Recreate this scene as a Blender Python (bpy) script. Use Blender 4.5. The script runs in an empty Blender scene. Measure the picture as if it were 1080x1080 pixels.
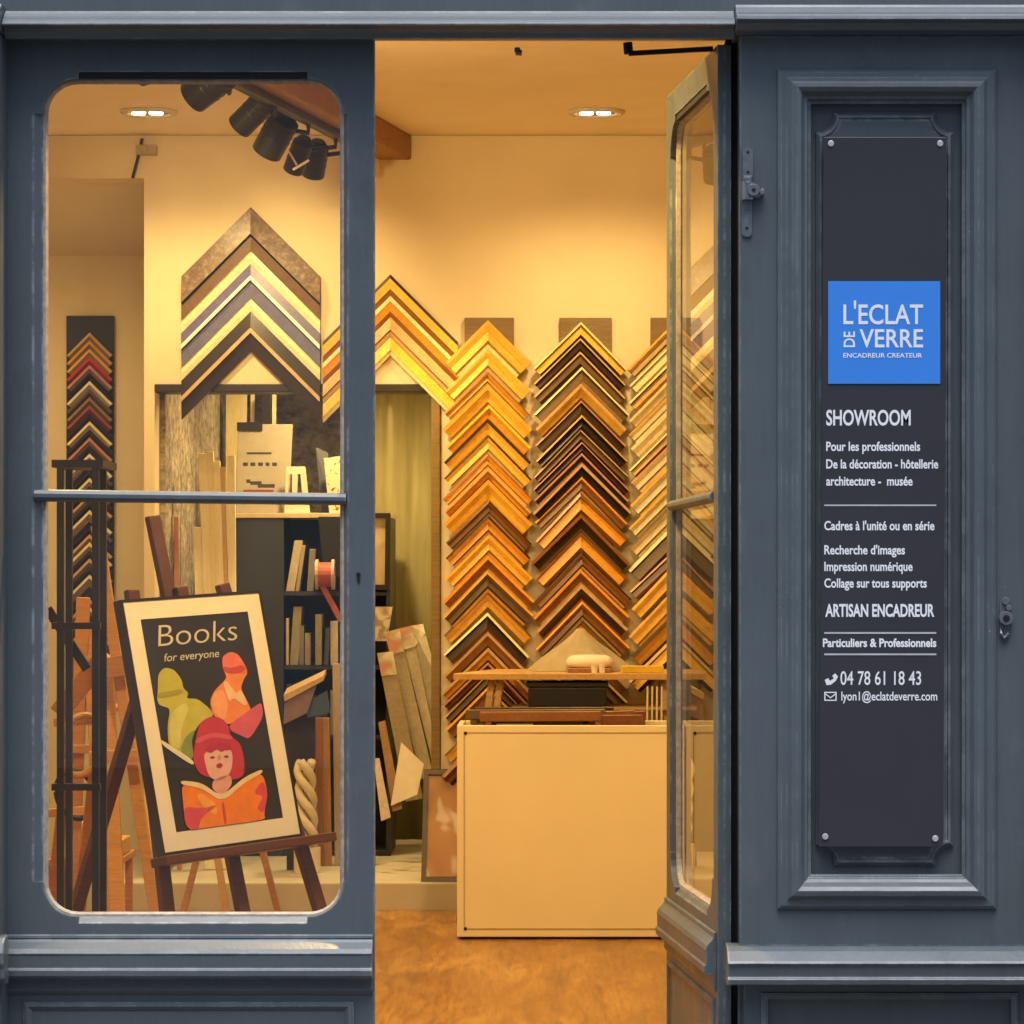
import bpy, bmesh, math, random
from mathutils import Vector, Matrix
R = math.radians
random.seed(7)
SC = bpy.context.scene
COL = SC.collection
F = 3432.0; D = 6.6; H = 1.23; VX = 585.0; VY = 600.0

def P(px, py, Y):
    k = (D + Y) / F
    return Vector(((px - VX) * k, Y, H - (py - VY) * k))
def S(Y): return (D + Y) / F          # metres per photo pixel at depth Y
def X(px, Y): return (px - VX) * S(Y)
def Z(py, Y): return H - (py - VY) * S(Y)

# ------------------------------------------------------------------ materials
MATS = {}
def new_mat(name):
    m = bpy.data.materials.new(name); m.use_nodes = True
    nt = m.node_tree; b = nt.nodes['Principled BSDF']
    return m, nt, b
def lk(nt, a, b): nt.links.new(a, b)
def coords(nt, scale=(1, 1, 1), kind='Object'):
    t = nt.nodes.new('ShaderNodeTexCoord'); mp = nt.nodes.new('ShaderNodeMapping')
    mp.inputs['Scale'].default_value = scale
    lk(nt, t.outputs[kind], mp.inputs['Vector']); return mp.outputs['Vector']
def noise(nt, vec, scale, detail=4, rough=.55, dist=0):
    n = nt.nodes.new('ShaderNodeTexNoise'); n.inputs['Scale'].default_value = scale
    n.inputs['Detail'].default_value = detail; n.inputs['Roughness'].default_value = rough
    n.inputs['Distortion'].default_value = dist
    lk(nt, vec, n.inputs['Vector']); return n.outputs['Fac']
def ramp(nt, fac, stops):
    r = nt.nodes.new('ShaderNodeValToRGB'); e = r.color_ramp.elements
    while len(e) < len(stops): e.new(.5)
    for i, (p, c) in enumerate(stops):
        e[i].position = p; e[i].color = (*c, 1) if len(c) == 3 else c
    lk(nt, fac, r.inputs['Fac']); return r.outputs['Color']
def bump(nt, b, h, strength=.3, dist=.002):
    n = nt.nodes.new('ShaderNodeBump'); n.inputs['Strength'].default_value = strength
    n.inputs['Distance'].default_value = dist
    lk(nt, h, n.inputs['Height']); lk(nt, n.outputs['Normal'], b.inputs['Normal'])
def mixc(nt, fac, a, bb):
    n = nt.nodes.new('ShaderNodeMix'); n.data_type = 'RGBA'
    for sock, v in ((n.inputs['Factor'], fac), (n.inputs[6], a), (n.inputs[7], bb)):
        if hasattr(v, 'links'): lk(nt, v, sock)
        elif isinstance(v, (int, float)): sock.default_value = v
        else: sock.default_value = (*v, 1)
    return n.outputs[2]
def mul(c, k): return tuple(min(1, max(0, v * k)) for v in c)

def plain(name, col, rough=.5, var=.12, scale=25, metal=0, bmp=.1, spec=.5, stretch=(1, 1, 1)):
    if name in MATS: return MATS[name]
    m, nt, b = new_mat(name)
    v = coords(nt, stretch)
    f = noise(nt, v, scale)
    c = ramp(nt, f, [(.25, mul(col, 1 - var)), (.75, mul(col, 1 + var))])
    lk(nt, c, b.inputs['Base Color'])
    b.inputs['Roughness'].default_value = rough; b.inputs['Metallic'].default_value = metal
    b.inputs['Specular IOR Level'].default_value = spec
    if bmp: bump(nt, b, f, bmp, .001)
    MATS[name] = m; return m

def wood(name, col, rough=.4, var=.3, stretch=(1, 1, 12), scale=9, rings=True):
    """grain runs along the axis with the small scale"""
    if name in MATS: return MATS[name]
    m, nt, b = new_mat(name)
    v = coords(nt, stretch)
    f = noise(nt, v, scale, 6, .6, .6)
    g = noise(nt, v, scale * 5, 3, .6)
    c = ramp(nt, f, [(.3, mul(col, 1 - var)), (.52, col), (.75, mul(col, 1 + var * .6))])
    c2 = mixc(nt, .25, c, ramp(nt, g, [(.35, mul(col, .55)), (.65, mul(col, 1.15))]))
    lk(nt, c2, b.inputs['Base Color']); b.inputs['Roughness'].default_value = rough
    bump(nt, b, g, .15, .001)
    MATS[name] = m; return m

def paint_mat():
    m, nt, b = new_mat('slate_blue_paint')
    v = coords(nt); vs = coords(nt, (14, 14, 1.2))
    f = noise(nt, v, 2.2, 5, .6); s = noise(nt, vs, 8, 4, .6); chips = noise(nt, v, 38, 5, .7)
    base = (.098, .120, .133)
    c = ramp(nt, f, [(.3, mul(base, .86)), (.7, mul(base, 1.14))])
    c = mixc(nt, .18, c, ramp(nt, s, [(.35, mul(base, .78)), (.65, mul(base, 1.2))]))
    grime = noise(nt, coords(nt, (1, 1, .5)), 7, 6, .65)
    c = mixc(nt, ramp(nt, grime, [(.56, (0, 0, 0)), (.78, (.55, .55, .55))]), c, (.150, .165, .178))
    c = mixc(nt, ramp(nt, chips, [(.70, (0, 0, 0)), (.73, (.7, .7, .7))]), c, (.34, .35, .36))
    # worn arrises: the paint is rubbed thin along sharp edges
    bv = nt.nodes.new('ShaderNodeBevel'); bv.samples = 4; bv.inputs['Radius'].default_value = .007
    ge = nt.nodes.new('ShaderNodeNewGeometry')
    dp = nt.nodes.new('ShaderNodeVectorMath'); dp.operation = 'DOT_PRODUCT'
    lk(nt, bv.outputs[0], dp.inputs[0]); lk(nt, ge.outputs['Normal'], dp.inputs[1])
    edge = ramp(nt, dp.outputs['Value'], [(.86, (1, 1, 1)), (.995, (0, 0, 0))])
    wearn = ramp(nt, noise(nt, v, 16, 6, .72), [(.46, (.06, .06, .06)), (.60, (.8, .8, .8))])
    wm = nt.nodes.new('ShaderNodeMix'); wm.data_type = 'RGBA'; wm.blend_type = 'MULTIPLY'; wm.inputs['Factor'].default_value = 1
    lk(nt, edge, wm.inputs[6]); lk(nt, wearn, wm.inputs[7])
    c = mixc(nt, wm.outputs[2], c, (.36, .39, .40))
    dirt = noise(nt, coords(nt, (1.2, 1.2, .9)), 3.1, 7, .72)
    c = mixc(nt, ramp(nt, dirt, [(.56, (0, 0, 0)), (.74, (.55, .55, .55))]), c, (.062, .070, .074))
    lk(nt, c, b.inputs['Base Color'])
    lk(nt, ramp(nt, grime, [(.3, (.26,) * 3), (.7, (.46,) * 3)]), b.inputs['Roughness'])
    bump(nt, b, s, .28, .0016)
    MATS['paint'] = m; return m
PAINT = paint_mat()

def glass_mat(name, tint=(.93, .95, .94), dirt=.02):
    m = bpy.data.materials.new(name); m.use_nodes = True; nt = m.node_tree; nt.nodes.clear()
    out = nt.nodes.new('ShaderNodeOutputMaterial')
    tr = nt.nodes.new('ShaderNodeBsdfTransparent'); tr.inputs[0].default_value = (*tint, 1)
    gl = nt.nodes.new('ShaderNodeBsdfGlossy'); gl.inputs['Roughness'].default_value = .0
    geo = nt.nodes.new('ShaderNodeNewGeometry')
    dt = nt.nodes.new('ShaderNodeVectorMath'); dt.operation = 'DOT_PRODUCT'
    lk(nt, geo.outputs['Normal'], dt.inputs[0]); lk(nt, geo.outputs['Incoming'], dt.inputs[1])
    def mth(op, a, bv=None):
        n = nt.nodes.new('ShaderNodeMath'); n.operation = op
        lk(nt, a, n.inputs[0])
        if bv is not None: n.inputs[1].default_value = bv
        return n.outputs[0]
    a = mth('ABSOLUTE', dt.outputs['Value'])
    n1 = nt.nodes.new('ShaderNodeMath'); n1.operation = 'SUBTRACT'; n1.inputs[0].default_value = 1; lk(nt, a, n1.inputs[1])
    p = mth('POWER', n1.outputs[0], 5); p = mth('MULTIPLY', p, .92); p = mth('ADD', p, .08)
    mx = nt.nodes.new('ShaderNodeMixShader')
    lk(nt, p, mx.inputs[0]); lk(nt, tr.outputs[0], mx.inputs[1]); lk(nt, gl.outputs[0], mx.inputs[2])
    df = nt.nodes.new('ShaderNodeBsdfDiffuse'); df.inputs[0].default_value = (.55, .56, .56, 1)
    sm = noise(nt, coords(nt, (1, 1, .35)), 5, 6, .7, .6)
    m2 = nt.nodes.new('ShaderNodeMixShader'); lk(nt, ramp(nt, sm, [(.45, (.006,) * 3), (.8, (.05,) * 3)]), m2.inputs[0])
    lk(nt, mx.outputs[0], m2.inputs[1]); lk(nt, df.outputs[0], m2.inputs[2])
    lk(nt, m2.outputs[0], out.inputs['Surface']); return m
GLASS = glass_mat('window_glass')

def emis(name, col, s):
    if name in MATS: return MATS[name]
    m, nt, b = new_mat(name)
    b.inputs['Emission Color'].default_value = (*col, 1); b.inputs['Emission Strength'].default_value = s
    b.inputs['Base Color'].default_value = (*mul(col, .8), 1)
    MATS[name] = m; return m

def wall_mat(name, col, sc=3, bm=.15):
    m, nt, b = new_mat(name); v = coords(nt)
    f = noise(nt, v, sc, 6, .6); g = noise(nt, v, 160, 3, .5)
    lk(nt, ramp(nt, f, [(.3, mul(col, .94)), (.7, mul(col, 1.03))]), b.inputs['Base Color'])
    b.inputs['Roughness'].default_value = .75; bump(nt, b, g, bm, .001); return m
WALL = wall_mat('cream_wall_paint', (.76, .67, .48))
CEIL = wall_mat('ceiling_paint', (.86, .80, .66))
CONC = wall_mat('pale_screed', (.50, .47, .40), 5)

def parquet():
    m, nt, b = new_mat('varnished_wood_floor')
    v = coords(nt, (1, 1, 1))
    br = nt.nodes.new('ShaderNodeTexBrick'); br.inputs['Scale'].default_value = 1
    br.inputs['Brick Width'].default_value = 1.3; br.inputs['Row Height'].default_value = .14
    br.inputs['Mortar Size'].default_value = .0012
    br.inputs['Color1'].default_value = (.22, .095, .026, 1); br.inputs['Color2'].default_value = (.32, .155, .045, 1)
    br.inputs['Mortar'].default_value = (.14, .06, .02, 1)
    mp = nt.nodes.new('ShaderNodeMapping'); mp.inputs['Rotation'].default_value = (0, 0, R(90)); lk(nt, v, mp.inputs['Vector']); lk(nt, mp.outputs[0], br.inputs['Vector'])
    n = noise(nt, coords(nt, (3.2, .6, 1)), 3.0, 6, .6, 1.8)
    sp = noise(nt, coords(nt, (14, 1.0, 1)), 4, 4, .6, .8)
    big = noise(nt, coords(nt, (1, .5, 1)), 2.2, 3, .5)
    c = mixc(nt, .62, br.outputs['Color'], ramp(nt, n, [(.34, (.14, .055, .013)), (.50, (.34, .17, .038)), (.66, (.58, .34, .095))]))
    c = mixc(nt, .22, c, ramp(nt, sp, [(.40, (.12, .045, .012)), (.6, (.55, .33, .11))]))
    c = mixc(nt, ramp(nt, big, [(.42, (.45, .45, .45)), (.6, (0, 0, 0))]), c, (.20, .085, .022))
    lk(nt, c, b.inputs['Base Color'])
    lk(nt, ramp(nt, n, [(.3, (.29,) * 3), (.7, (.33,) * 3)]), b.inputs['Roughness'])
    bump(nt, b, sp, .06, .0006); b.inputs['Specular IOR Level'].default_value = .35; return m
FLOOR = parquet()

def stone():
    m, nt, b = new_mat('rubble_stone'); v = coords(nt, (1, 1, 1.5))
    vo = nt.nodes.new('ShaderNodeTexVoronoi'); vo.inputs['Scale'].default_value = 6.5
    n0 = nt.nodes.new('ShaderNodeTexNoise'); n0.inputs['Scale'].default_value = 9; lk(nt, v, n0.inputs['Vector'])
    vv = nt.nodes.new('ShaderNodeVectorMath'); vv.operation = 'MULTIPLY_ADD'
    vv.inputs[1].default_value = (.25,) * 3
    lk(nt, n0.outputs['Color'], vv.inputs[0]); lk(nt, v, vv.inputs[2]); lk(nt, vv.outputs[0], vo.inputs['Vector'])
    n = noise(nt, v, 22, 6, .7)
    c = mixc(nt, .55, ramp(nt, vo.outputs['Distance'], [(.15, (.52, .47, .39)), (.55, (.16, .14, .115))]),
             ramp(nt, n, [(.35, (.09, .08, .075)), (.62, (.66, .59, .48))]))
    lk(nt, c, b.inputs['Base Color']); b.inputs['Roughness'].default_value = .9
    bump(nt, b, n, .8, .02); return m
STONE = stone()

# ------------------------------------------------------------------ mesh builder
class MB:
    def __init__(s): s.v = []; s.f = []; s.m = []
    def add(s, verts, faces, mi=0, M=None):
        o = len(s.v)
        for p in verts:
            p = Vector(p); s.v.append(M @ p if M is not None else p)
        for k, f in enumerate(faces):
            s.f.append([i + o for i in f]); s.m.append(mi[k] if isinstance(mi, list) else mi)
        return s
    def box(s, x0, x1, y0, y1, z0, z1, mi=0, M=None):
        v = [(x0, y0, z0), (x1, y0, z0), (x1, y1, z0), (x0, y1, z0), (x0, y0, z1), (x1, y0, z1), (x1, y1, z1), (x0, y1, z1)]
        return s.add(v, [(0, 3, 2, 1), (4, 5, 6, 7), (0, 1, 5, 4), (1, 2, 6, 5), (2, 3, 7, 6), (3, 0, 4, 7)], mi, M)
    def stick(s, p0, p1, w, t, mi=0, up=None):
        """bar from p0 to p1, w wide across the view, t deep"""
        p0 = Vector(p0); p1 = Vector(p1); d = (p1 - p0).normalized()
        ref = Vector(up) if up else Vector((0, 1, 0))
        if abs(d.dot(ref)) > .95: ref = Vector((1, 0, 0))
        a = d.cross(ref).normalized(); b = a.cross(d).normalized()
        v = []
        for p in (p0, p1):
            for i, j in ((-1, -1), (1, -1), (1, 1), (-1, 1)): v.append(p + a * i * w / 2 + b * j * t / 2)
        return s.add(v, [(3, 2, 1, 0), (4, 5, 6, 7), (0, 1, 5, 4), (1, 2, 6, 5), (2, 3, 7, 6), (3, 0, 4, 7)], mi)
    def cyl(s, p0, p1, r, n=16, mi=0, r1=None, cap=None):
        p0 = Vector(p0); p1 = Vector(p1); d = (p1 - p0).normalized(); r1 = r if r1 is None else r1
        q = d.to_track_quat('Z', 'Y'); v = []; o = 0
        for p, rr in ((p0, r), (p1, r1)):
            for i in range(n):
                a = 2 * math.pi * i / n; v.append(p + q @ Vector((math.cos(a) * rr, math.sin(a) * rr, 0)))
        f = [(i, (i + 1) % n, n + (i + 1) % n, n + i) for i in range(n)] + [tuple(range(n - 1, -1, -1)), tuple(range(n, 2 * n))]
        ms = [mi] * (n + 1) + [mi if cap is None else cap]
        return s.add(v, f, ms)
    def tube(s, pts, r, n=8, mi=0, closed=False):
        pts = [Vector(p) for p in pts]; N = len(pts); o = []
        for i, p in enumerate(pts):
            a = pts[(i - 1) % N] if closed or i else p; b = pts[(i + 1) % N] if closed or i < N - 1 else p
            q = (b - a).normalized().to_track_quat('Z', 'Y'); rr = r[i] if isinstance(r, list) else r
            for k in range(n):
                t = 2 * math.pi * k / n; o.append(p + q @ Vector((math.cos(t) * rr, math.sin(t) * rr, 0)))
        f = []
        for i in range(N if closed else N - 1):
            j = (i + 1) % N
            f += [(i * n + k, i * n + (k + 1) % n, j * n + (k + 1) % n, j * n + k) for k in range(n)]
        if not closed: f += [tuple(range(n - 1, -1, -1)), tuple(range((N - 1) * n, N * n))]
        return s.add(o, f, mi)
    def extrude_x(s, prof, x0, x1, mi=0, M=None):
        """prof: (y, z) points, closed"""
        n = len(prof); v = [(x0, y, z) for y, z in prof] + [(x1, y, z) for y, z in prof]
        f = [(i, n + i, n + (i + 1) % n, (i + 1) % n) for i in range(n)] + [tuple(range(n)), tuple(range(2 * n - 1, n - 1, -1))]
        return s.add(v, f, mi, M)
    def prism(s, quad, t, mi=0, side=None):
        """front polygon given in 3D, thickened by vector t"""
        n = len(quad); t = Vector(t); v = [Vector(q) for q in quad] + [Vector(q) + t for q in quad]
        f = [tuple(range(n)), tuple(range(2 * n - 1, n - 1, -1))] + [(i, n + i, n + (i + 1) % n, (i + 1) % n) for i in range(n)]
        return s.add(v, f, [mi, mi if side is None else side] + [mi if side is None else side] * n)
    def sweep_frame(s, pts, prof, y0, mi=0, M=None):
        """closed outline pts (x,z); prof = list of (outward offset, height towards -y); open strip swept with mitres"""
        rings = [offset(pts, o) for o, h in prof]; n = len(pts); v = []
        for (o, h), rg in zip(prof, rings): v += [(x, y0 - h, z) for x, z in rg]
        f = []
        for k in range(len(prof) - 1):
            f += [(k * n + i, k * n + (i + 1) % n, (k + 1) * n + (i + 1) % n, (k + 1) * n + i) for i in range(n)]
        return s.add(v, f, mi, M)
    def build(s, name, mats, parent=None, bevel=0, smooth=False, loc=None, seg=2):
        me = bpy.data.meshes.new(name)
        base = Vector(loc) if loc is not None else (parent_base(parent) if parent else Vector((0, 0, 0)))
        me.from_pydata([p - base for p in s.v], [], s.f); me.update()
        for m in (mats if isinstance(mats, (list, tuple)) else [mats]): me.materials.append(m)
        for p, mi in zip(me.polygons, s.m): p.material_index = mi; p.use_smooth = smooth
        bm = bmesh.new(); bm.from_mesh(me); bmesh.ops.recalc_face_normals(bm, faces=bm.faces); bm.to_mesh(me); bm.free()
        o = bpy.data.objects.new(name, me); COL.objects.link(o)
        if parent: o.parent = parent
        elif loc is not None: o.location = base
        if bevel:
            b = o.modifiers.new('bevel', 'BEVEL'); b.width = bevel; b.segments = seg; b.limit_method = 'ANGLE'; b.angle_limit = R(35)
        return o
BASE = {}
def parent_base(p): return BASE[p.name]
def offset(pts, d):
    n = len(pts); out = []
    area = sum(pts[i][0] * pts[(i + 1) % n][1] - pts[(i + 1) % n][0] * pts[i][1] for i in range(n))
    sg = 1 if area > 0 else -1
    for i in range(n):
        a, b, c = Vector(pts[i - 1]), Vector(pts[i]), Vector(pts[(i + 1) % n])
        d1 = (b - a).normalized(); d2 = (c - b).normalized()
        n1 = Vector((d1.y, -d1.x)) * sg; n2 = Vector((d2.y, -d2.x)) * sg
        k = max(.3, 1 + n1.dot(n2)); out.append(tuple(b + (n1 + n2) * d / k))
    return out
def tag(o, label, cat, group=None):
    o['label'] = label; o['category'] = cat
    if group: o['group'] = group
    return o
def thing(name, label, cat, loc, group=None):
    o = bpy.data.objects.new(name, None); COL.objects.link(o); o.location = loc; o.empty_display_size = .05
    BASE[o.name] = Vector(loc); return tag(o, label, cat, group)
def sub(o, parent_obj):
    """register a mesh part as a parent for sub-parts (same base as its thing)"""
    BASE[o.name] = BASE[parent_obj.name]; return o
def rect(x0, x1, z0, z1): return [(x0, z0), (x1, z0), (x1, z1), (x0, z1)]
def rrect(x0, x1, z0, z1, r, n=7):
    out = []
    for cx, cz, a0 in ((x1 - r, z0 + r, -90), (x1 - r, z1 - r, 0), (x0 + r, z1 - r, 90), (x0 + r, z0 + r, 180)):
        for i in range(n + 1):
            a = R(a0 + 90 * i / n); out.append((cx + r * math.cos(a), cz + r * math.sin(a)))
    return out
def curve_geo(loops, depth):
    """filled 2D outline with holes -> verts (x, y, z) with y in 0..depth, and faces"""
    cu = bpy.data.curves.new('tmp', 'CURVE'); cu.dimensions = '2D'; cu.fill_mode = 'BOTH'; cu.extrude = depth / 2
    for L in loops:
        sp = cu.splines.new('POLY'); sp.points.add(len(L) - 1); sp.use_cyclic_u = True
        for p, q in zip(sp.points, L): p.co = (q[0], q[1], 0, 1)
    return obj_geo(cu, depth)
def obj_geo(cu, depth):
    o = bpy.data.objects.new('tmp', cu); COL.objects.link(o); bpy.context.view_layer.update()
    dg = bpy.context.evaluated_depsgraph_get(); me = bpy.data.meshes.new_from_object(o.evaluated_get(dg))
    v = [(p.co.x, depth / 2 - p.co.z, p.co.y) for p in me.vertices]; f = [tuple(p.vertices) for p in me.polygons]
    bpy.data.objects.remove(o); bpy.data.curves.remove(cu); bpy.data.meshes.remove(me)
    return v, f
def flat(mb, loops, y0, depth, mi=0, M=None):
    v, f = curve_geo(loops, depth); mb.add([(x, y0 + y, z) for x, y, z in v], f, mi, M); return mb
_cap = []
def text_geo(s, bold=0, shear=0, depth=.0006):
    cu = bpy.data.curves.new('txt', 'FONT'); cu.body = s; cu.size = 1; cu.offset = bold; cu.shear = shear; cu.extrude = depth / 2
    cu.resolution_u = 4
    return obj_geo(cu, depth)
def text(mb, s, x0, x1, zbase, cap, y, bold=0, shear=0, M=None, rot=False, mi=0):
    """lettering fitted to x0..x1 with its baseline at zbase and cap height cap, front at y"""
    if not _cap:
        v, f = text_geo('H'); _cap.append(max(p[2] for p in v))
    v, f = text_geo(s, bold, shear); xs = [p[0] for p in v]; a, b = min(xs), max(xs); k = (x1 - x0) / (b - a)
    kz = cap / _cap[0]
    mb.add([(x0 + (p[0] - a) * k, y - .0006 + p[1], zbase + p[2] * kz) for p in v], f, mi, M)
    return mb

# ------------------------------------------------------------------ camera, sky, sun
cam = bpy.data.cameras.new('camera'); co = bpy.data.objects.new('camera', cam); COL.objects.link(co)
co.location = (0, -D, H); co.rotation_euler = (R(90), 0, 0)
cam.sensor_width = 36; cam.lens = F / 1080 * 36; cam.shift_x = -(VX - 540) / 1080; cam.shift_y = (VY - 540) / 1080
cam.clip_start = .05; cam.clip_end = 2000; SC.camera = co
w = bpy.data.worlds.new('World'); SC.world = w; w.use_nodes = True
sky = w.node_tree.nodes.new('ShaderNodeTexSky'); sky.sky_type = 'NISHITA'; sky.sun_disc = False
SUN_EL = 71
sky.sun_elevation = R(SUN_EL); sky.sun_rotation = R(180); sky.air_density = 1.0; sky.dust_density = 1.5; sky.ozone_density = 1
w.node_tree.links.new(sky.outputs['Color'], w.node_tree.nodes['Background'].inputs['Color'])
w.node_tree.nodes['Background'].inputs['Strength'].default_value = .15
sl = bpy.data.lights.new('sun', 'SUN'); sl.energy = 1.5; sl.angle = R(36); sl.color = (1, .97, .93)
so = bpy.data.objects.new('sun', sl); COL.objects.link(so); so.rotation_euler = (R(90 - SUN_EL), 0, 0); so.location = (0, -8, 10)
vs = SC.view_settings; vs.view_transform = 'Standard'; vs.look = 'None'; vs.exposure = .95; vs.gamma = 1; vs.use_curve_mapping = False
SC.cycles.max_bounces = 10; SC.cycles.diffuse_bounces = 5; SC.cycles.glossy_bounces = 5; SC.cycles.transparent_max_bounces = 12
SC.cycles.sample_clamp_indirect = 4; SC.cycles.caustics_reflective = False; SC.cycles.caustics_refractive = False
SC.cycles.use_denoising = True

# ------------------------------------------------------------------ ground
def struct(name, mb, mats, **k):
    o = mb.build(name, mats, **k); o['kind'] = 'structure'; return o
pav = plain('pavement_stone', (.10, .095, .09), .8, .2, 14, bmp=.4)
struct('pavement', MB().box(-60, 60, -70, .0, -.5, -.16), pav)
st_ = wall_mat('added_front_plaster', (.52, .48, .42), 1)
hs = thing('building', 'added unseen plastered house front across the street, only mirrored faintly in the glass', 'building', (0, -16, -.16))  # unseen house front, added to hold back low sky light
holes = [rect(-25 + 4 * i, -23.6 + 4 * i, 1.0 + 3.6 * j, 3.2 + 3.6 * j) for i in range(13) for j in range(3)]
mb = MB(); flat(mb, [rect(-30, 30, -.16, 11.5)] + holes, 0, .35, 0, Matrix.Translation((0, -16.35, 0))); mb.build('wall', st_, hs)  # wall of the added house front
wg = plain('street_window', (.03, .035, .04), .15)
for hl in holes:
    mb = MB(); mb.box(hl[0][0] - .05, hl[1][0] + .05, -16.3, -16.2, hl[0][1] - .05, hl[2][1] + .05); mb.build('window', wg, hs)  # windows of the added house front
struct('floor', MB().box(-2.6, 2.2, .004, 5.5, -.3, 0), FLOOR)
struct('raised_floor', MB().box(-2.4, .0, 5.12, 8.35, -.1, .1), CONC, bevel=.006)
YB = 5.3
ZC = 2.817
struct('ceiling', MB().box(-2.6, 2.2, .27, 5.6, ZC, ZC + .15), CEIL)

# ------------------------------------------------------------------ interior walls
XR1 = X(163, YB); XR2 = X(465, YB); ZH = Z(405, YB); XN = X(152, YB); ZN = Z(188, YB)
mb = MB()
mb.box(XN, XR1, YB, YB + .15, .1, ZH)                         # stub between recess and opening
mb.box(XN, XR2, YB, YB + .15, ZH, ZC - .002)                  # wall above the opening
mb.box(XR2, 2.1, YB, YB + .15, .002, ZC - .002)               # wall right of the opening
mb.box(-2.5, XN, YB, YB + .15, ZN, ZC - .002)                 # header above the recess
bw = thing('back_wall', 'cream painted back wall of the shop carrying the corner samples', 'wall', (0, YB, 0))
mb.build('wall', WALL, bw)
jm = wood('olive_jamb_wood', (.22, .15, .05), .55)
MB().box(XR2 - .035, XR2 - .002, YB - .012, YB + .17, .1, ZH - .03).build('door_jamb', jm, bw, bevel=.004)
dk = plain('dark_stained_wood', (.018, .013, .010), .5, .2)
MB().box(XR1, XR2 - .002, YB - .008, YB + .16, ZH - .03, ZH - .001).build('door_lintel', dk, bw, bevel=.003)
t = thing('recess_wall', 'amber lit wall of the recess behind the narrow black sample strip', 'wall', (-2, 6.5, 0))
mb = MB(); mb.box(-2.5, XN, 6.5, 6.6, .1, 2.75)
mb.build('wall', WALL, t)
mb = MB(); mb.extrude_x([(YB + .151, ZN + .02), (6.499, Z(270, 6.5)), (6.499, 2.8), (YB + .151, 2.8)], -2.5, XN); mb.build('soffit', WALL, t)
mb = MB(); mb.box(XN + .001, XN + .06, YB + .151, 8.2, .1, 2.7); mb.build('return_wall', STONE, t)
tag(MB().box(-2.6, -2.5, .27, 8.3, .0, ZC - .003).build('side_wall', WALL), 'cream side wall of the shop at the far left beyond the recess', 'wall')
tag(MB().box(2.1, 2.2, .27, 5.5, .0, ZC - .003).build('side_wall', WALL), 'cream side wall of the shop hidden to the right of the open door', 'wall')
# back room
t = thing('stone_wall', 'rough grey rubble wall at the end of the back room', 'wall', (-1, 8.2, .1))
MB().box(-2.45, .2, 8.2, 8.35, .1, 2.3).build('wall', STONE, t)
tag(MB().box(-.28, -.2, YB + .16, 8.19, .1, 2.3).build('partition', WALL), 'plain partition at the right side of the back room behind the green curtain', 'wall')
struct('back_room_ceiling', MB().box(XN + .061, 0, YB + .152, 8.2, 2.31, 2.4), CEIL)

# ------------------------------------------------------------------ shopfront
sf = thing('shopfront', 'slate blue painted wooden shopfront with moulded cornice and panelled pilaster', 'shopfront', (0, 0, -.16))
x = lambda px, Y=0: X(px, Y)
z = lambda py, Y=0: Z(py, Y)
# fascia and cornice
mb = MB(); mb.box(-3.2, 2.6, .0, .25, z(15), 4.6); sub(mb.build('fascia', PAINT, sf, bevel=.002), sf)
k = S(0)
prof = [(.0, z(12)), (-.010, z(12.5)), (-.012, z(15)), (-.022, z(16)), (-.030, z(20)), (-.044, z(25)), (-.052, z(29)), (-.052, z(31)), (-.030, z(33)), (-.022, z(36)), (-.016, z(42)), (-.004, z(42)), (.25, Z(40, .25)), (.25, z(12))]
mb = MB(); mb.extrude_x(prof, x(6), x(774)); mb.build('cornice', PAINT, sf, bevel=.0015)
prof2 = [(.0, z(7)), (-.030, z(7.5)), (-.034, z(11)), (-.046, z(13)), (-.058, z(18)), (-.075, z(22)), (-.078, z(27)), (-.060, z(30)), (-.050, z(36)), (-.012, z(38)), (.20, z(38)), (.20, z(7))]
mb = MB(); mb.extrude_x(prof2, x(774) + .001, x(1150)); mb.build('cornice', PAINT, sf, bevel=.0015)
mb = MB(); mb.extrude_x([(a - .012, b) for a, b in prof2[:-2]] + [(.1, z(38)), (.1, z(7))], x(-260), x(6) - .001); mb.build('cornice', PAINT, sf, bevel=.0015)
# right pilaster
pil = MB(); YP = -.004
flat(pil, [rect(x(780), x(1090), z(997), z(38) - .001), rect(x(848), x(1022), z(930), z(102))], YP, .05)
pil.box(x(846), x(1024), YP + .030, YP + .05, z(932), z(100))
pil.box(x(780), x(1090), YP + .051, .24, -.15, z(38) - .001)
flat(pil, [rect(x(785), x(1090), -.15, z(1036)), rect(x(808), x(1068), -.08, z(1052))], YP, .05)
pil.box(x(806), x(1070), YP + .016, YP + .05, -.1, z(1050))
p = sub(pil.build('pilaster', PAINT, sf, bevel=.0022), sf)
o = MB().sweep_frame(rect(x(846), x(1024), z(932), z(100)), [(.052, 0), (.050, .007), (.043, .012), (.032, .013), (.022, .024), (.012, .026), (.004, .020), (-.004, .008), (-.010, .004), (-.012, -.004), (-.018, -.006), (-.018, -.028)], YP)
o.build('panel_moulding', PAINT, p, smooth=False, bevel=.001)
def notch(x0, x1, z0, z1, a, b):
    # rectangle whose four corners are cut by concave quarter curves
    pts = []
    def arc(cx, cz, a0, a1):
        for i in range(7):
            t = R(a0 + (a1 - a0) * i / 6); pts.append((cx + a * math.cos(t), cz + b * math.sin(t)))
    arc(x0, z0, 90, 0); arc(x1, z0, 180, 90); arc(x1, z1, 270, 180); arc(x0, z1, 360, 270)
    return pts
rp = notch(x(863), x(1005), z(912), z(119), .036, .040)
mb = MB(); mb.sweep_frame(rp, [(.004, -.001), (.003, .007), (-.004, .014), (-.008, .014), (-.010, .010), (-.013, .010)], YP + .030)
flat(mb, [offset(rp, -.0125)], YP + .020, .010)
mb.build('raised_panel', PAINT, p)
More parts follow.
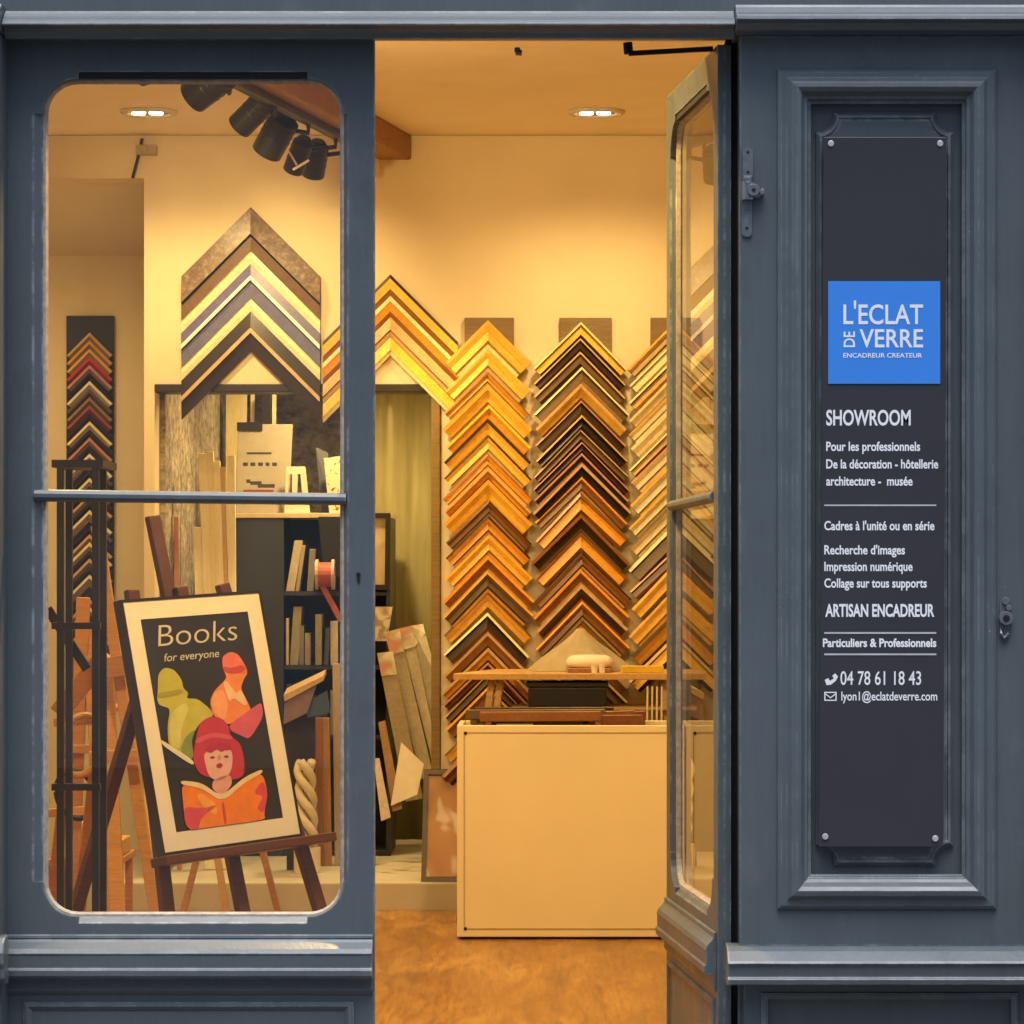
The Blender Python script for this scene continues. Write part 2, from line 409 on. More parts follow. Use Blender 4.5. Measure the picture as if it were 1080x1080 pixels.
prof = [(.0, z(997)), (-.018, z(997.5)), (-.038, z(1001)), (-.060, z(1010)), (-.064, z(1013)), (-.058, z(1014)), (-.056, z(1027)), (-.062, z(1029)), (-.060, z(1035)), (-.03, z(1037)), (.05, z(1037)), (.05, z(997))]
mb = MB(); mb.extrude_x(prof, x(766), x(1120)); mb.build('sill_moulding', PAINT, p, bevel=.002)
mb = MB(); mb.sweep_frame(rect(x(808), x(1068), -.08, z(1052)), [(.012, 0), (.010, .005), (.004, .006), (-.003, .001), (-.004, -.016)], YP); mb.build('base_moulding', PAINT, p)
# plain front beyond the pilaster
mb = MB(); mb.box(x(1090) + .001, 2.6, -.04, .24, -.15, z(38) - .002); mb.build('pilaster', PAINT, sf, bevel=.003)
mb = MB(); mb.box(-3.2, x(4), -.045, .24, -.15, z(38) - .002); pl = sub(mb.build('pilaster', PAINT, sf, bevel=.003), sf)
prof = [(-.02, z(984)), (-.062, z(985)), (-.074, z(990)), (-.085, z(1000)), (-.085, z(1012)), (-.078, z(1016)), (-.076, z(1028)), (-.06, z(1035)), (-.02, z(1037))]
mb = MB(); mb.extrude_x(prof, -1.6, x(11)); mb.build('sill_moulding', PAINT, pl, bevel=.004)
# inner reveal: lintel underside is the cornice; jamb seen in the dark gap beside the open leaf
MB().box(x(780) + .0, x(1090), .2405, .262, .0, ZC).build('inner_jamb', PAINT, sf)
MB().box(-2.6, -1.13, .2405, .262, .0, ZC).build('inner_lining', WALL, sf)
MB().box(.68, 2.2, .2632, .268, .0, ZC).build('inner_lining', WALL, sf)
MB().box(-2.6, 2.2, .2515, .268, z(42, .25), ZC + .1).build('inner_lining', WALL, sf)
MB().box(.352, .40, .10, .2, .0, z(42, .1)).build('gap_shade_post', plain('gap_shade_dark', (.012, .012, .014), .7), sf)  # near-black post paints in the shade of the gap beside the leaf
thr = plain('worn_threshold', (.12, .10, .085), .6, .2)
MB().box(x(5), x(780), -.03, .2, -.16, .003).build('threshold', thr, sf, bevel=.006)
# iron hinge for the old shutters
iron = plain('painted_iron', (.17, .19, .215), .30, .25, 60, .35, .25)
ih = plain('iron_hole', (.004, .004, .005), .8)
mb = MB(); c = lambda px, py, dy=0: (x(px), YP - dy, z(py))
def strap(x0, x1, y0, y1, th=.005):
    flat(mb, [rrect(x(x0), x(x1), z(y1), z(y0), .0085)], YP - th, th)
strap(783, 794, 156, 190); strap(782, 793, 214, 250)
mb.box(x(784), x(793), YP - .006, YP, z(222), z(186))
mb.cyl(c(788, 193, .010), c(788, 212, .010), .0125, 18); mb.cyl(c(788, 188, .010), c(788, 193, .010), .0095, 14)
mb.cyl(c(794, 202, .004), c(794, 202, .026), .0125, 18); mb.cyl(c(803, 204, .002), c(803, 204, .020), .0055, 12)
mb.tube([c(792, 206, .012), c(798, 208, .014), c(803, 205, .014), c(804, 200, .012)], .005)
for a, b in ((788.5, 161), (788.5, 182), (787.5, 241)): mb.cyl(c(a, b, .004), c(a, b, .0062), .003, 10, 1)
mb.cyl(c(794, 202, .025), c(794, 202, .0275), .004, 10, 1)
mb.build('shutter_hinge', [iron, ih], p, bevel=.001)
mb = MB()
flat(mb, [rrect(x(1054), x(1064), z(671), z(632), .009)], YP - .004, .004)
mb.cyl(c(1060, 652, 0), c(1060, 652, .016), .014, 20); mb.cyl(c(1060, 652, .015), c(1060, 652, .0172), .007, 14, 1)
mb.cyl(c(1060, 634, 0), c(1060, 634, .010), .008, 12); mb.cyl(c(1063, 641, 0), c(1063, 641, .010), .006, 12); mb.tube([c(1056, 660, .006), c(1055, 668, .008), c(1058, 673, .007), c(1063, 668, .006)], .0045)
mb.build('escutcheon', [iron, ih], p, bevel=.001)
mb = MB(); mb.cyl((x(545), .10, z(42)), (x(545), .10, z(47)), .006); mb.cyl((x(543), .10, z(47)), (x(550), .10, z(47.5)), .006); mb.build('latch_keep', iron, sf)

PUTTY = plain('old_putty', (.42, .37, .30), .8, .35, 60, bmp=.5)
# ------------------------------------------------------------------ door leaves (built in leaf space, x from -w to 0, face at y=0)
YL = .05
SL = S(YL); XRT = X(395, YL); WL = X(395, YL) - X(5, YL)
def lx(px): return (px - 395) * SL
def lz(py): return H - (py - VY) * SL
def make_leaf(name, label, M, mirror, extra):
    T = Matrix.Translation((-WL, 0, 0)) @ Matrix.Diagonal((-1, 1, 1, 1)) if mirror else Matrix.Identity(4)
    M2 = M @ T
    base = M @ Vector((-WL / 2, 0, .02))
    t = thing(name, label, 'door', base)
    X0, X1, Z0, Z1 = lx(45), lx(362), lz(967), lz(83)
    def hole(d): return rrect(X0 - d, X1 + d, Z0 - d, Z1 + d, 36 * SL)
    # stepped hole of the front layer: rounded corners, straight runs cut back by 7 px for the stopped chamfers
    g = 7 * SL; a = 33 * SL
    ch = rrect(X0, X1, Z0, Z1, 36 * SL); st = []
    n = 8
    cs = [ch[i * n:(i + 1) * n] for i in range(4)]       # br, tr, tl, bl corner arcs
    st += cs[0] + [(X1, Z0 + 37 * SL), (X1 + g * .7, Z0 + 37 * SL), (X1 + g * .7, Z1 - 37 * SL), (X1, Z1 - 37 * SL)]
    st += cs[1] + [(X1 - 38 * SL, Z1), (X1 - 38 * SL, Z1 + g), (X0 + 38 * SL, Z1 + g), (X0 + 38 * SL, Z1)]
    st += cs[2] + [(X0, Z1 - 37 * SL), (X0 - g * 1.5, Z1 - 37 * SL), (X0 - g * 1.5, Z0 + 37 * SL), (X0, Z0 + 37 * SL)]
    st += cs[3] + [(X0 + 38 * SL, Z0), (X0 + 38 * SL, Z0 - g), (X1 - 38 * SL, Z0 - g), (X1 - 38 * SL, Z0)]
    mb = MB()
    out = rect(-WL, 0, .02, lz(46) if mirror else lz(41.5))
    flat(mb, [out, st], 0, .014, 0, M2)
    flat(mb, [out, hole(.0)], .0142, .013, 0, M2)
    fr = sub(mb.build('frame', PAINT, t, bevel=.0012), t)
    # chamfer wedges
    mb = MB()
    q = .0138
    def wedge(A, B, ia, ib, flip=False):
        mb.add([(A[0], .0005, A[1]), (B[0], .0005, B[1]), (ib[0], q, ib[1]), (ia[0], q, ia[1]), (A[0], q, A[1]), (B[0], q, B[1])],
               [(0, 1, 2, 3), (0, 4, 5, 1), (3, 2, 5, 4), (0, 3, 4), (1, 5, 2)], 0, M2)
    mb2 = MB(); mb2.box(X0 + 38.2 * SL, X1 - 38.2 * SL, .003, .0139, Z1 + .0005, Z1 + g - .0003, 0, M2); mb2.build('shade_strip', plain('chamfer_shade_black', (.007, .006, .006), .7), fr)  # black strip colours in the shade of the top chamfer
    wedge((X0 + 38 * SL, Z0 - g), (X1 - 38 * SL, Z0 - g), (X0 + 38 * SL, Z0), (X1 - 38 * SL, Z0))
    wedge((X0 - g * 1.5, Z0 + 37 * SL), (X0 - g * 1.5, Z1 - 37 * SL), (X0, Z0 + 37 * SL), (X0, Z1 - 37 * SL))
    wedge((X1 + g * .7, Z0 + 37 * SL), (X1 + g * .7, Z1 - 37 * SL), (X1, Z0 + 37 * SL), (X1, Z1 - 37 * SL))
    mb.build('chamfer', PAINT, fr)
    # panes
    zm = lz(526)
    for lo, hi in ((Z0 - .008, zm + .004), (zm - .004 - .001, Z1 + .008)):
        pass
    def halfpane(lower):
        rr = rrect(X0 - .006, X1 + .006, Z0 - .006, Z1 + .006, 36 * SL)
        return [(px, (min(pz, zm - .004) if lower else max(pz, zm + .004))) for px, pz in rr]
    for lower in (True, False):
        pts = halfpane(lower); cl = []
        for q2 in pts:
            if not cl or (abs(q2[0] - cl[-1][0]) + abs(q2[1] - cl[-1][1])) > 1e-5: cl.append(q2)
        pm = MB(); pm.add([(a_, .024, b_) for a_, b_ in cl], [tuple(range(len(cl)))], 0, M2)
        pm.build('pane', GLASS, t)
    # putty bead round the glass
    mb = MB(); mb.sweep_frame(hole(0), [(.001, .0), (-.004, .0), (-.008, -.009), (-.008, -.011)], .013, 0, M2); mb.build('putty_bead', PUTTY, fr)
    # glazing bar
    mb = MB(); h = 6.5 * SL
    for A, B, rr in (((lx(36), lz(522.5)), (lx(365), lz(526.5)), h),):
        n = 10; vv = []
        for (px, pz), xx in ((A, 0), (B, 0)):
            for i in range(n):
                a_ = 2 * math.pi * i / n + .3; vv.append((px, .006 + math.cos(a_) * rr * 1.15, pz + math.sin(a_) * rr))
        mb.add(vv, [(i, (i + 1) % n, n + (i + 1) % n, n + i) for i in range(n)] + [tuple(range(n)), tuple(range(2 * n - 1, n - 1, -1))], 0, M2)
    mb.build('glazing_bar', PAINT, t, bevel=.001)
    # lower moulding
    pk_ = .66 if mirror else 1
    prof = [(.0, lz(985)), (-.008, lz(985.5)), (-.010, lz(989)), (-.008, lz(990)), (-.014, lz(993)), (-.030, lz(999)), (-.036, lz(1004)), (-.034, lz(1006)), (-.034, lz(1019)), (-.039, lz(1021)), (-.039, lz(1027)), (-.034, lz(1030)), (-.010, lz(1031)), (-.010, lz(1044)), (-.004, lz(1048)), (.0, lz(1049))]
    prof = [(a * pk_, b) for a, b in prof]
    mb = MB(); mb.extrude_x(prof, lx(15) if mirror else lx(7), lx(393.5), 0, M2)
    mb.build('sill_moulding', PAINT, t, bevel=.0012)
    mb = MB()
    mb.sweep_frame(rect(lx(30), lx(368), .09, lz(1062)), [(.012, -.001), (.010, .005), (.002, .007), (-.006, .002), (-.008, -.001)], 0, 0, M2)
    mb.build('bottom_panel', PAINT, t)
    extra(t, M2, M)
    return t
def ex_left(t, M2, M):
    mb = MB(); mb.cyl(M @ Vector((lx(378), .002, lz(606))), M @ Vector((lx(378), -.003, lz(606))), .0045, 12)
    mb.box(lx(377), lx(379.6), -.0032, .002, lz(614), lz(606), 0, M); mb.build('keyhole', ih, t)
def ex_right(t, M2, M):
    # stay arm folded between the leaf head and the lintel
    mb = MB(); mb.cyl(P(662, 45, .13), P(663, 57, .13), .010, 10); mb.stick(P(663, 56.5, .13), P(752, 51.5, .13), .010, .008)
    mb.build('stay_arm', plain('blackened_steel', (.03, .025, .02), .4, metal=.6), t)
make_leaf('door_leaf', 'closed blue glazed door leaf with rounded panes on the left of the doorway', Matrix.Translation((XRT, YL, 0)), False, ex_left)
TH = 84.0
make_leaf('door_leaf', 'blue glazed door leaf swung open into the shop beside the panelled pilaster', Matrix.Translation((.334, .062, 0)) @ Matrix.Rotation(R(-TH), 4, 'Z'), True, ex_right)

# ------------------------------------------------------------------ hanging sign on the pilaster
YS = YP + .006
sg = thing('shop_sign', 'tall charcoal sign board with blue square logo and white lettering on the pilaster', 'sign', (x(932), YS, z(520)))
board = plain('charcoal_acrylic', (.046, .045, .053), .18, .08, 4, bmp=0)
mb = MB(); mb.prism([(x(868), YS - .010, z(145)), (x(998), YS - .010, z(145)), (x(994), YS - .010, z(893)), (x(863), YS - .010, z(893))], (0, .006, 0))
mb.build('board', board, sg, bevel=.0012)
YF = YS - .010
scr = plain('screw_steel', (.80, .80, .80), .3, .05, metal=.6)
for a, b in ((876, 152), (991, 152), (870, 882), (986, 884)):
    mb = MB(); mb.cyl((x(a), YF + .012, z(b)), (x(a), YF - .003, z(b)), .0075, 20, 0, .0062); mb.build('screw', scr, sg, smooth=False, bevel=.001)
blue = plain('logo_blue', (.05, .27, .85), .35, .03, 5, bmp=0)
white = plain('letter_white', (.92, .93, .95), .4, .02, bmp=0)
mb = MB(); mb.box(x(873), x(991), YF - .002, YF - .0002, z(405), z(297)); lp = sub(mb.build('logo_panel', blue, sg), sg)
mb = MB(); YY = YF - .002
text(mb, 'L', x(889), x(899.5), z(342), 20 * k, YY, .012); text(mb, "'", x(900), x(902.5), z(340), 21 * k, YY, .02)
text(mb, 'ECLAT', x(905), x(973), z(342), 20 * k, YY, .012)
text(mb, 'VERRE', x(906), x(973), z(366.5), 18.5 * k, YY, .012)
text(mb, 'ENCADREUR CREATEUR', x(889), x(972), z(377.5), 4.6 * k, YY, .012)
RM = Matrix.Translation((x(901), 0, z(366.5))) @ Matrix.Rotation(R(-90), 4, 'Y')
text(mb, 'DE', 0, 16.5 * k, 0, 11.5 * k, YY, .012, M=RM)
mb.build('lettering', white, lp)
YY = YF
for s, a, b, base, cap, bold in (
    ('SHOWROOM', 871, 960, 448.5, 15.5, .022), ('Pour les professionnels', 871, 970, 475.5, 9.2, .022),
    ('De la décoration - hôtellerie', 871, 989, 494, 9.2, .022), ('architecture -  musée', 871, 962, 512, 9.2, .022),
    ("Cadres à l'unité ou en série", 869, 985, 559, 9.2, .022), ("Recherche d'images", 869, 954, 584.5, 9.2, .022),
    ('Impression numérique', 869, 962, 602, 9.2, .022), ('Collage sur tous supports', 869, 977, 619.5, 9.2, .022),
    ('ARTISAN ENCADREUR', 870, 985, 650, 12.5, .03), ('Particuliers & Professionnels', 867.5, 987, 682, 8.4, .03),
    ('04 78 61 18 43', 886, 971, 722, 14, .008), ('lyon1@eclatdeverre.com', 887, 988, 738.5, 9.0, .012)):
    mb = MB(); text(mb, s, x(a), x(b), z(base), cap * k, YY, bold); mb.build('lettering', white, sg)
mb = MB()
for py, h in ((533, 1.6), (667.5, 1.8), (690, 1.8)):
    mb = MB(); mb.box(x(869), x(987), YY - .0008, YY - .0001, z(py + h / 2), z(py - h / 2))
    mb.build('divider_line', plain('rule_grey', (.55, .55, .58), .4, bmp=0), sg)
mb = MB()
flat(mb, [[(x(869.5), z(717)), (x(873), z(715)), (x(875), z(718)), (x(879), z(715.5)), (x(877.5), z(712.5)), (x(880.5), z(710)), (x(883.5), z(713.5)), (x(881), z(718)), (x(876), z(722)), (x(871.5), z(722.5))]], YY - .0006, .0006)
flat(mb, [rect(x(869), x(882), z(739), z(729.5)), rect(x(870.2), x(880.8), z(737.8), z(730.7))], YY - .0006, .0006)
flat(mb, [[(x(870), z(731)), (x(875.5), z(735)), (x(881), z(731)), (x(881), z(732.3)), (x(875.5), z(736.4)), (x(870), z(732.3))]], YY - .0013, .0006)
mb.build('icon', white, sg)

# ------------------------------------------------------------------ ceiling beam, track, spots, downlights
beamw = wood('red_brown_beam', (.30, .13, .045), .5, .35, (12, 1, 12), 6)
def bx_(Y): return -.585 - .19 * (YB - Y)
mb = MB(); y0, y1 = .30, YB - .003; hw = .062
mb.add([(bx_(y0) - hw, y0, 2.725), (bx_(y0) + hw, y0, 2.725), (bx_(y1) + hw, y1, 2.725), (bx_(y1) - hw, y1, 2.725), (bx_(y0) - hw, y0, ZC - .001), (bx_(y0) + hw, y0, ZC - .001), (bx_(y1) + hw, y1, ZC - .001), (bx_(y1) - hw, y1, ZC - .001)],
       [(0, 3, 2, 1), (4, 5, 6, 7), (0, 1, 5, 4), (1, 2, 6, 5), (2, 3, 7, 6), (3, 0, 4, 7)])
tag(mb.build('ceiling_beam', beamw, bevel=.008), 'reddish brown wooden beam running under the ceiling above the spotlights', 'beam')
blk = plain('black_lamp_metal', (.020, .019, .018), .42, .2, 30, .3)
tr = MB(); tr.stick((bx_(.5) - .01, .5, 2.711), (bx_(4.95) - .01, 4.95, 2.711), .034, .026, 0, (0, 0, 1))
tag(tr.build('light_track', blk, bevel=.002), 'thin black lighting track fixed along the underside of the beam', 'light track')
warm = (1, .655, .245)
glow = emis('warm_lamp_glow', (1, .72, .40), 6)
def lamp(name, loc, target, energy, size, blend=.6, radius=.03, parent=None, col=warm):
    l = bpy.data.lights.new(name, 'SPOT'); l.energy = energy; l.spot_size = R(size); l.spot_blend = blend; l.shadow_soft_size = radius; l.color = col
    o = bpy.data.objects.new(name, l); COL.objects.link(o)
    d = (Vector(target) - Vector(loc)); o.rotation_euler = d.to_track_quat('-Z', 'Y').to_euler()
    if parent: o.parent = parent; o.location = Vector(loc) - BASE[parent.name]
    else: o.location = loc
    return o
spots = [((236, 78), (203, 103), 3.25, .052, 'first from the window, half cut off by the pane edge', P(330, 260, 5.3)),
         ((282, 104), (252, 134), 3.75, .043, 'second along the track, tilted down to the left', P(240, 300, 5.3)),
         ((300, 126), (281, 161), 4.15, .052, 'third and largest along the track', P(265, 330, 5.3)),
         ((320, 150), (309, 180), 4.5, .036, 'fourth along the track, with pale barn doors', P(330, 300, 5.3)),
         ((335, 154), (330, 185), 4.65, .040, 'last along the track, nearest the back wall', P(575, 590, 5.3))]
for i, (a, b, Ys, r, txt, tgt) in enumerate(spots):
    A = P(a[0], a[1], Ys); B = P(b[0], b[1], Ys + .06)
    root = Vector((bx_(Ys) - .01, Ys, 2.70))
    t = thing('track_spotlight', 'black cylindrical track spotlight, ' + txt, 'spotlight', root, 'spotlights on the ceiling track')
    mb = MB(); mb.cyl(A, B, r, 24); d = (B - A).normalized()
    mb.cyl(A - d * .02, A, r * .55, 20, 0, r * .92)
    for q in range(3): mb.cyl(A + d * (.02 + q * .022), A + d * (.028 + q * .022), r * 1.03, 24)
    mb.build('lamp_head', blk, t, bevel=.002)
    mb = MB(); mb.tube([root + Vector((0, 0, 0)), root + Vector((0, 0, -.03)), (A + B) / 2 + Vector((r * .9, 0, .02)), (A + B) / 2 + Vector((r * .3, 0, 0))], .008); mb.build('bracket', blk, t)
    mb = MB(); mb.cyl(B + d * .0005, B + d * .002, r * .75, 20); mb.build('lens', glow, t)
    if i == 3:
        pale = plain('pale_flap', (.7, .66, .55), .4)
        mb = MB(); mb.stick(P(303, 157, Ys - .06), P(313, 174, Ys - .06), .007, .004); mb.build('barn_door', pale, t)
        mb = MB(); mb.stick(P(309, 179, Ys - .07), P(326, 169, Ys - .07), .008, .004); mb.build('barn_door', pale, t)
    lamp('spot_beam', B + d * .02, tgt, (6, 8, 9, 8, 48)[i], (60, 70, 70, 70, 52)[i], 1, .03, t)
def downlight(Xp, Yp, zc, label, energy, par=True, size=150, r=.10):
    t = thing('ceiling_downlight', label, 'ceiling light', (Xp, Yp, zc), 'recessed ceiling downlights')
    n = 28; mb = MB(); prof = [(r * .72, .001), (r * .74, -.010), (r * .92, -.012), (r, -.004), (r, .0)]
    v = []; f = []
    for rr, h in prof:
        for i in range(n): a = 2 * math.pi * i / n; v.append((Xp + rr * math.cos(a), Yp + rr * math.sin(a), zc + h))
    for kx in range(len(prof) - 1): f += [(kx * n + i, kx * n + (i + 1) % n, (kx + 1) * n + (i + 1) % n, (kx + 1) * n + i) for i in range(n)]
    mb.add(v, f); mb.build('trim_ring', plain('white_trim', (.62, .56, .46), .4), t, smooth=True)
    mb = MB(); mb.cyl((Xp, Yp, zc - .0035), (Xp, Yp, zc - .0015), r * .73, 28); mb.build('reflector', plain('grey_reflector', (.16, .13, .10), .5), t)
    for s in (-.35, .25):
        mb = MB(); mb.cyl((Xp + r * s, Yp, zc - .0042), (Xp + r * s, Yp, zc - .010), r * .24, 16); mb.build('bulb', emis('bulb_glow', (1, .78, .48), 7), t)
    lamp('downlight_beam', (Xp, Yp, zc - .03), (Xp, Yp, 0), energy, size, .8, .06, t)
E_D = 92
p1 = P(629, 117, 4.68); p2 = P(157, 117, 4.68)
downlight(p1.x, 4.68, ZC - .001, 'round recessed downlight in the ceiling seen through the open doorway', E_D * .36)
downlight(p2.x, 4.68, ZC - .001, 'round recessed downlight in the ceiling seen through the left window pane', E_D * .45)
downlight(p1.x, 2.6, ZC - .001, 'added unseen downlight above the wooden floor just inside the doorway', E_D * .8)  # out-of-view lamp added to light the front of the room
downlight(p2.x, 2.6, ZC - .001, 'added unseen downlight above the easels behind the left window', E_D * .8)  # another unseen lamp added for the room light
downlight(p1.x + .1, .95, ZC - .001, 'added unseen downlight nearest the entrance behind the lintel', E_D * .14)  # unseen lamp added to light the entrance
downlight(-.80, 5.95, 2.309, 'added unseen downlight in the low ceiling of the back room', 60)  # unseen lamp added to light the back room
downlight(-.42, .62, ZC - .001, 'added unseen downlight over the poster easel behind the window head', 125)  # unseen lamp added to brighten the poster
downlight(-.95, 7.1, 2.309, 'added unseen downlight at the far end of the back room', 26)  # unseen lamp added to brighten the stone wall

for i, Ys in enumerate((1.55, 2.35)):  # two out-of-view spots added to brighten the ceiling
    root = Vector((bx_(Ys) - .01, Ys, 2.70)); A = root + Vector((.01, .0, -.10)); B = A + Vector((.10, .06, .045)); d = (B - A).normalized()
    t = thing('track_spotlight', ('foremost' if i == 0 else 'second foremost') + ' added spotlight, turned up to brighten the ceiling, unseen behind the window head', 'spotlight', root, 'spotlights on the ceiling track')
    mb = MB(); mb.cyl(A, B, .045, 24); mb.build('lamp_head', blk, t, bevel=.002)
    mb = MB(); mb.tube([root, root + Vector((0, 0, -.05)), (A + B) / 2], .008); mb.build('bracket', blk, t)
    mb = MB(); mb.cyl(B + d * .0005, B + d * .002, .034, 20); mb.build('lens', glow, t)
    lamp('spot_beam', B + d * .02, (.15, Ys + 1.6, ZC), 34, 130, 1, .04, t)
downlight(-2.06, 5.487, 2.6735, 'small added downlight, unseen under the soffit just behind the recess header', 24, size=165, r=.03)  # lamp added to lighten the recess, set out of view
# wall sensor with its cable
t = thing('wall_sensor', 'small pale motion sensor with a cable high on the back wall at the left', 'sensor', P(155, 158, YB))
mb = MB(); a = P(155, 158, YB - .03); mb.box(a.x - .035, a.x + .035, YB - .045, YB - .001, a.z - .018, a.z + .018); mb.cyl((a.x - .01, YB - .046, a.z), (a.x - .01, YB - .05, a.z), .014)
mb.build('housing', plain('sensor_plastic', (.42, .33, .2), .4), t, bevel=.006)
mb = MB(); mb.tube([P(150, 146, YB - .006), P(146, 165, YB - .006), P(140, 188, YB - .006)], .006); mb.build('cable', dk, t)

# ------------------------------------------------------------------ corner samples
CUT = plain('dark_cut_end', (.030, .018, .010), .7)
CM = {}
STN = (.17, .12, .085)
def cmat(c, metal=0, rough=.30):
    key = (tuple(round(v, 3) for v in c), metal)
    if key not in CM:
        m, nt, b = new_mat('moulding_finish')
        v = coords(nt, (1, 1, 1), 'Object')
        f = noise(nt, v, 26, 4, .65); g = noise(nt, v, 110, 3, .6)
        cc = ramp(nt, f, [(.3, mul(c, .80)), (.7, mul(c, 1.15))])
        if c == STN: cc = ramp(nt, noise(nt, v, 48, 6, .75), [(.3, (.06, .045, .04)), (.5, (.17, .12, .085)), (.66, (.42, .32, .22))])
        cc = mixc(nt, .3, cc, ramp(nt, g, [(.35, mul(c, .6)), (.65, mul(c, 1.2))]))
        lk(nt, cc, b.inputs['Base Color']); b.inputs['Roughness'].default_value = rough; b.inputs['Metallic'].default_value = metal
        bump(nt, b, g, .15, .001); CM[key] = m
    return CM[key]
def corner_sample(cx, ya, half, th, Yb, bands, label, group, cut='perp', depth=.03, jitter=0):
    """inverted V of mitred moulding: bands = list of (fraction, colour, metal, height at start, height at end)"""
    m = S(Yb); A = P(cx, ya, Yb); hw = half * m; wt = th * m / math.sqrt(2)
    pts = [(0, 0, 0)]; fr = 0; segs = []
    mats = []; 
    def mi(c, metal):
        metal *= .35
        mm = cmat(c, metal)
        if mm not in mats: mats.append(mm)
        return mats.index(mm)
    prof = [(0, 0)]; col = []
    tt = 0
    for k2, (fq, c, me, h0, h1) in enumerate(bands):
        ix = mi(c, me)
        prof.append((tt, h0 * depth)); col.append(ix); tt += fq; prof.append((tt, h1 * depth)); col.append(ix)
    tot = tt; prof.append((tot, 0)); col.append(col[-1])
    mats.append(CUT); ic = len(mats) - 1
    tl = math.tan(R(jitter))
    mb = MB(); n = len(prof); v = []
    for side in (-1, 0, 1):
        for (tq, h) in prof:
            t_ = tq / tot * wt
            if side == 0: px, pz = 0, -t_ * math.sqrt(2)
            elif cut == 'vert': px, pz = side * hw, -t_ * math.sqrt(2) - hw
            else: px, pz = side * (hw - t_ / math.sqrt(2)), -hw - t_ / math.sqrt(2)
            c_, s_ = math.cos(R(jitter)), math.sin(R(jitter))
            v.append((A.x + px * c_ - pz * s_, Yb - h, A.z + px * s_ + pz * c_))
    f = []; ms = []
    for sd in (0, 1):
        for i in range(n - 1):
            f.append((sd * n + i, sd * n + i + 1, (sd + 1) * n + i + 1, (sd + 1) * n + i)); ms.append(col[i])
        f.append((sd * n, (sd + 1) * n, (sd + 1) * n + n - 1, sd * n + n - 1)); ms.append(ic)
    f.append(tuple(range(n))); ms.append(ic); f.append(tuple(range(2 * n, 3 * n))); ms.append(ic)
    mb.add(v, f, ms)
    o = mb.build('corner_sample', mats, loc=(A.x, Yb, A.z)); tag(o, label, 'frame sample', group); return o
def ordn(i):
    s = 'th' if 10 <= i % 100 <= 20 else {1: 'st', 2: 'nd', 3: 'rd'}.get(i % 10, 'th'); return f'{i}{s}'
GOLD = (.92, .55, .07); DGOLD = (.72, .38, .05); ORANGE = (.80, .37, .04); BROWN = (.25, .10, .028); DBR = (.035, .016, .010)
TAN = (.60, .42, .20); CREAM = (.88, .77, .45); BLACK = (.02, .014, .012); PINK = (.55, .27, .18); UMB = (.14, .09, .04); PALE = (.92, .84, .56)
def mk_bands(main, lip, inner, metal=0):
    k0 = random.random()
    if k0 < .35: return [(.16, lip, 0, .75, .95), (.10, mul(main, .45), 0, .7, .6), (.50, main, metal, .6, .85), (.24, inner, 0, .6, .45)]
    if k0 < .7: return [(.14, inner, 0, .8, .9), (.22, main, metal, .95, .7), (.34, mul(main, .8), metal, .62, .75), (.12, mul(main, .4), 0, .5, .5), (.18, lip, 0, .65, .5)]
    return [(.24, lip, 0, 1, 1), (.30, main, metal, .9, .55), (.28, main, metal, .55, .5), (.18, inner, 0, .7, .6)]
batten = wood('batten_wood', (.20, .14, .07), .6)
def column(cx, half, ys, items, cname, grp, batx):
    a = P(batx[0], 335, YB - .02); b = P(batx[1], 790, YB - .02)
    tag(MB().box(a.x, b.x, YB - .02, YB - .001, b.z, a.z).build('mounting_batten', batten, bevel=.002), f'brown vertical batten behind the {cname} column of corner samples', 'batten', 'battens on the back wall')
    y = ys; n = 0
    for th, main, lip, inner, me, word in items:
        n += 1
        corner_sample(cx + random.uniform(-1, 1), y, half + random.uniform(-2.5, 2), th * 1.03, YB - .021, mk_bands(main, lip, inner, me),
                      f'{word} moulding corner, {ordn(n)} from the top of the {cname} column', grp, depth=random.uniform(.022, .04), jitter=random.uniform(-.8, .8) * (1 if n < 13 else 2.6))
        y += th
gitems = [(30, GOLD, CREAM, DGOLD, .3, 'gold'), (24, GOLD, TAN, ORANGE, .3, 'gold'), (14, DGOLD, TAN, BROWN, .2, 'amber'), (21, GOLD, ORANGE, BROWN, .3, 'gold'), (15, ORANGE, GOLD, DGOLD, .2, 'orange'),
          (17, GOLD, DBR, ORANGE, .3, 'gold'), (20, GOLD, TAN, DBR, .3, 'honey'), (15, ORANGE, GOLD, BROWN, .2, 'orange'), (12, DGOLD, TAN, BROWN, .2, 'amber'), (22, GOLD, ORANGE, ORANGE, .3, 'gold'), (16, BROWN, TAN, DBR, 0, 'reddish brown'),
          (20, ORANGE, TAN, DBR, .2, 'orange'), (22, GOLD, DGOLD, ORANGE, .3, 'gold'), (16, BROWN, ORANGE, TAN, 0, 'brown'), (22, UMB, DGOLD, ORANGE, 0, 'olive brown'), (22, DGOLD, UMB, UMB, .1, 'dull gold'), (20, DBR, CREAM, BROWN, 0, 'dark cream edged'),
          (17, BROWN, TAN, DBR, 0, 'brown'), (15, DGOLD, TAN, DBR, .2, 'amber'), (12, BROWN, PINK, DBR, 0, 'reddish'), (14, UMB, TAN, DBR, 0, 'umber'), (24, BROWN, TAN, DGOLD, 0, 'brown'), (20, GOLD, DGOLD, UMB, .3, 'gold'), (20, BROWN, TAN, DBR, 0, 'dark brown')]
column(515, 47, 338, gitems, 'gold', 'corner samples in the gold column', (490, 542))
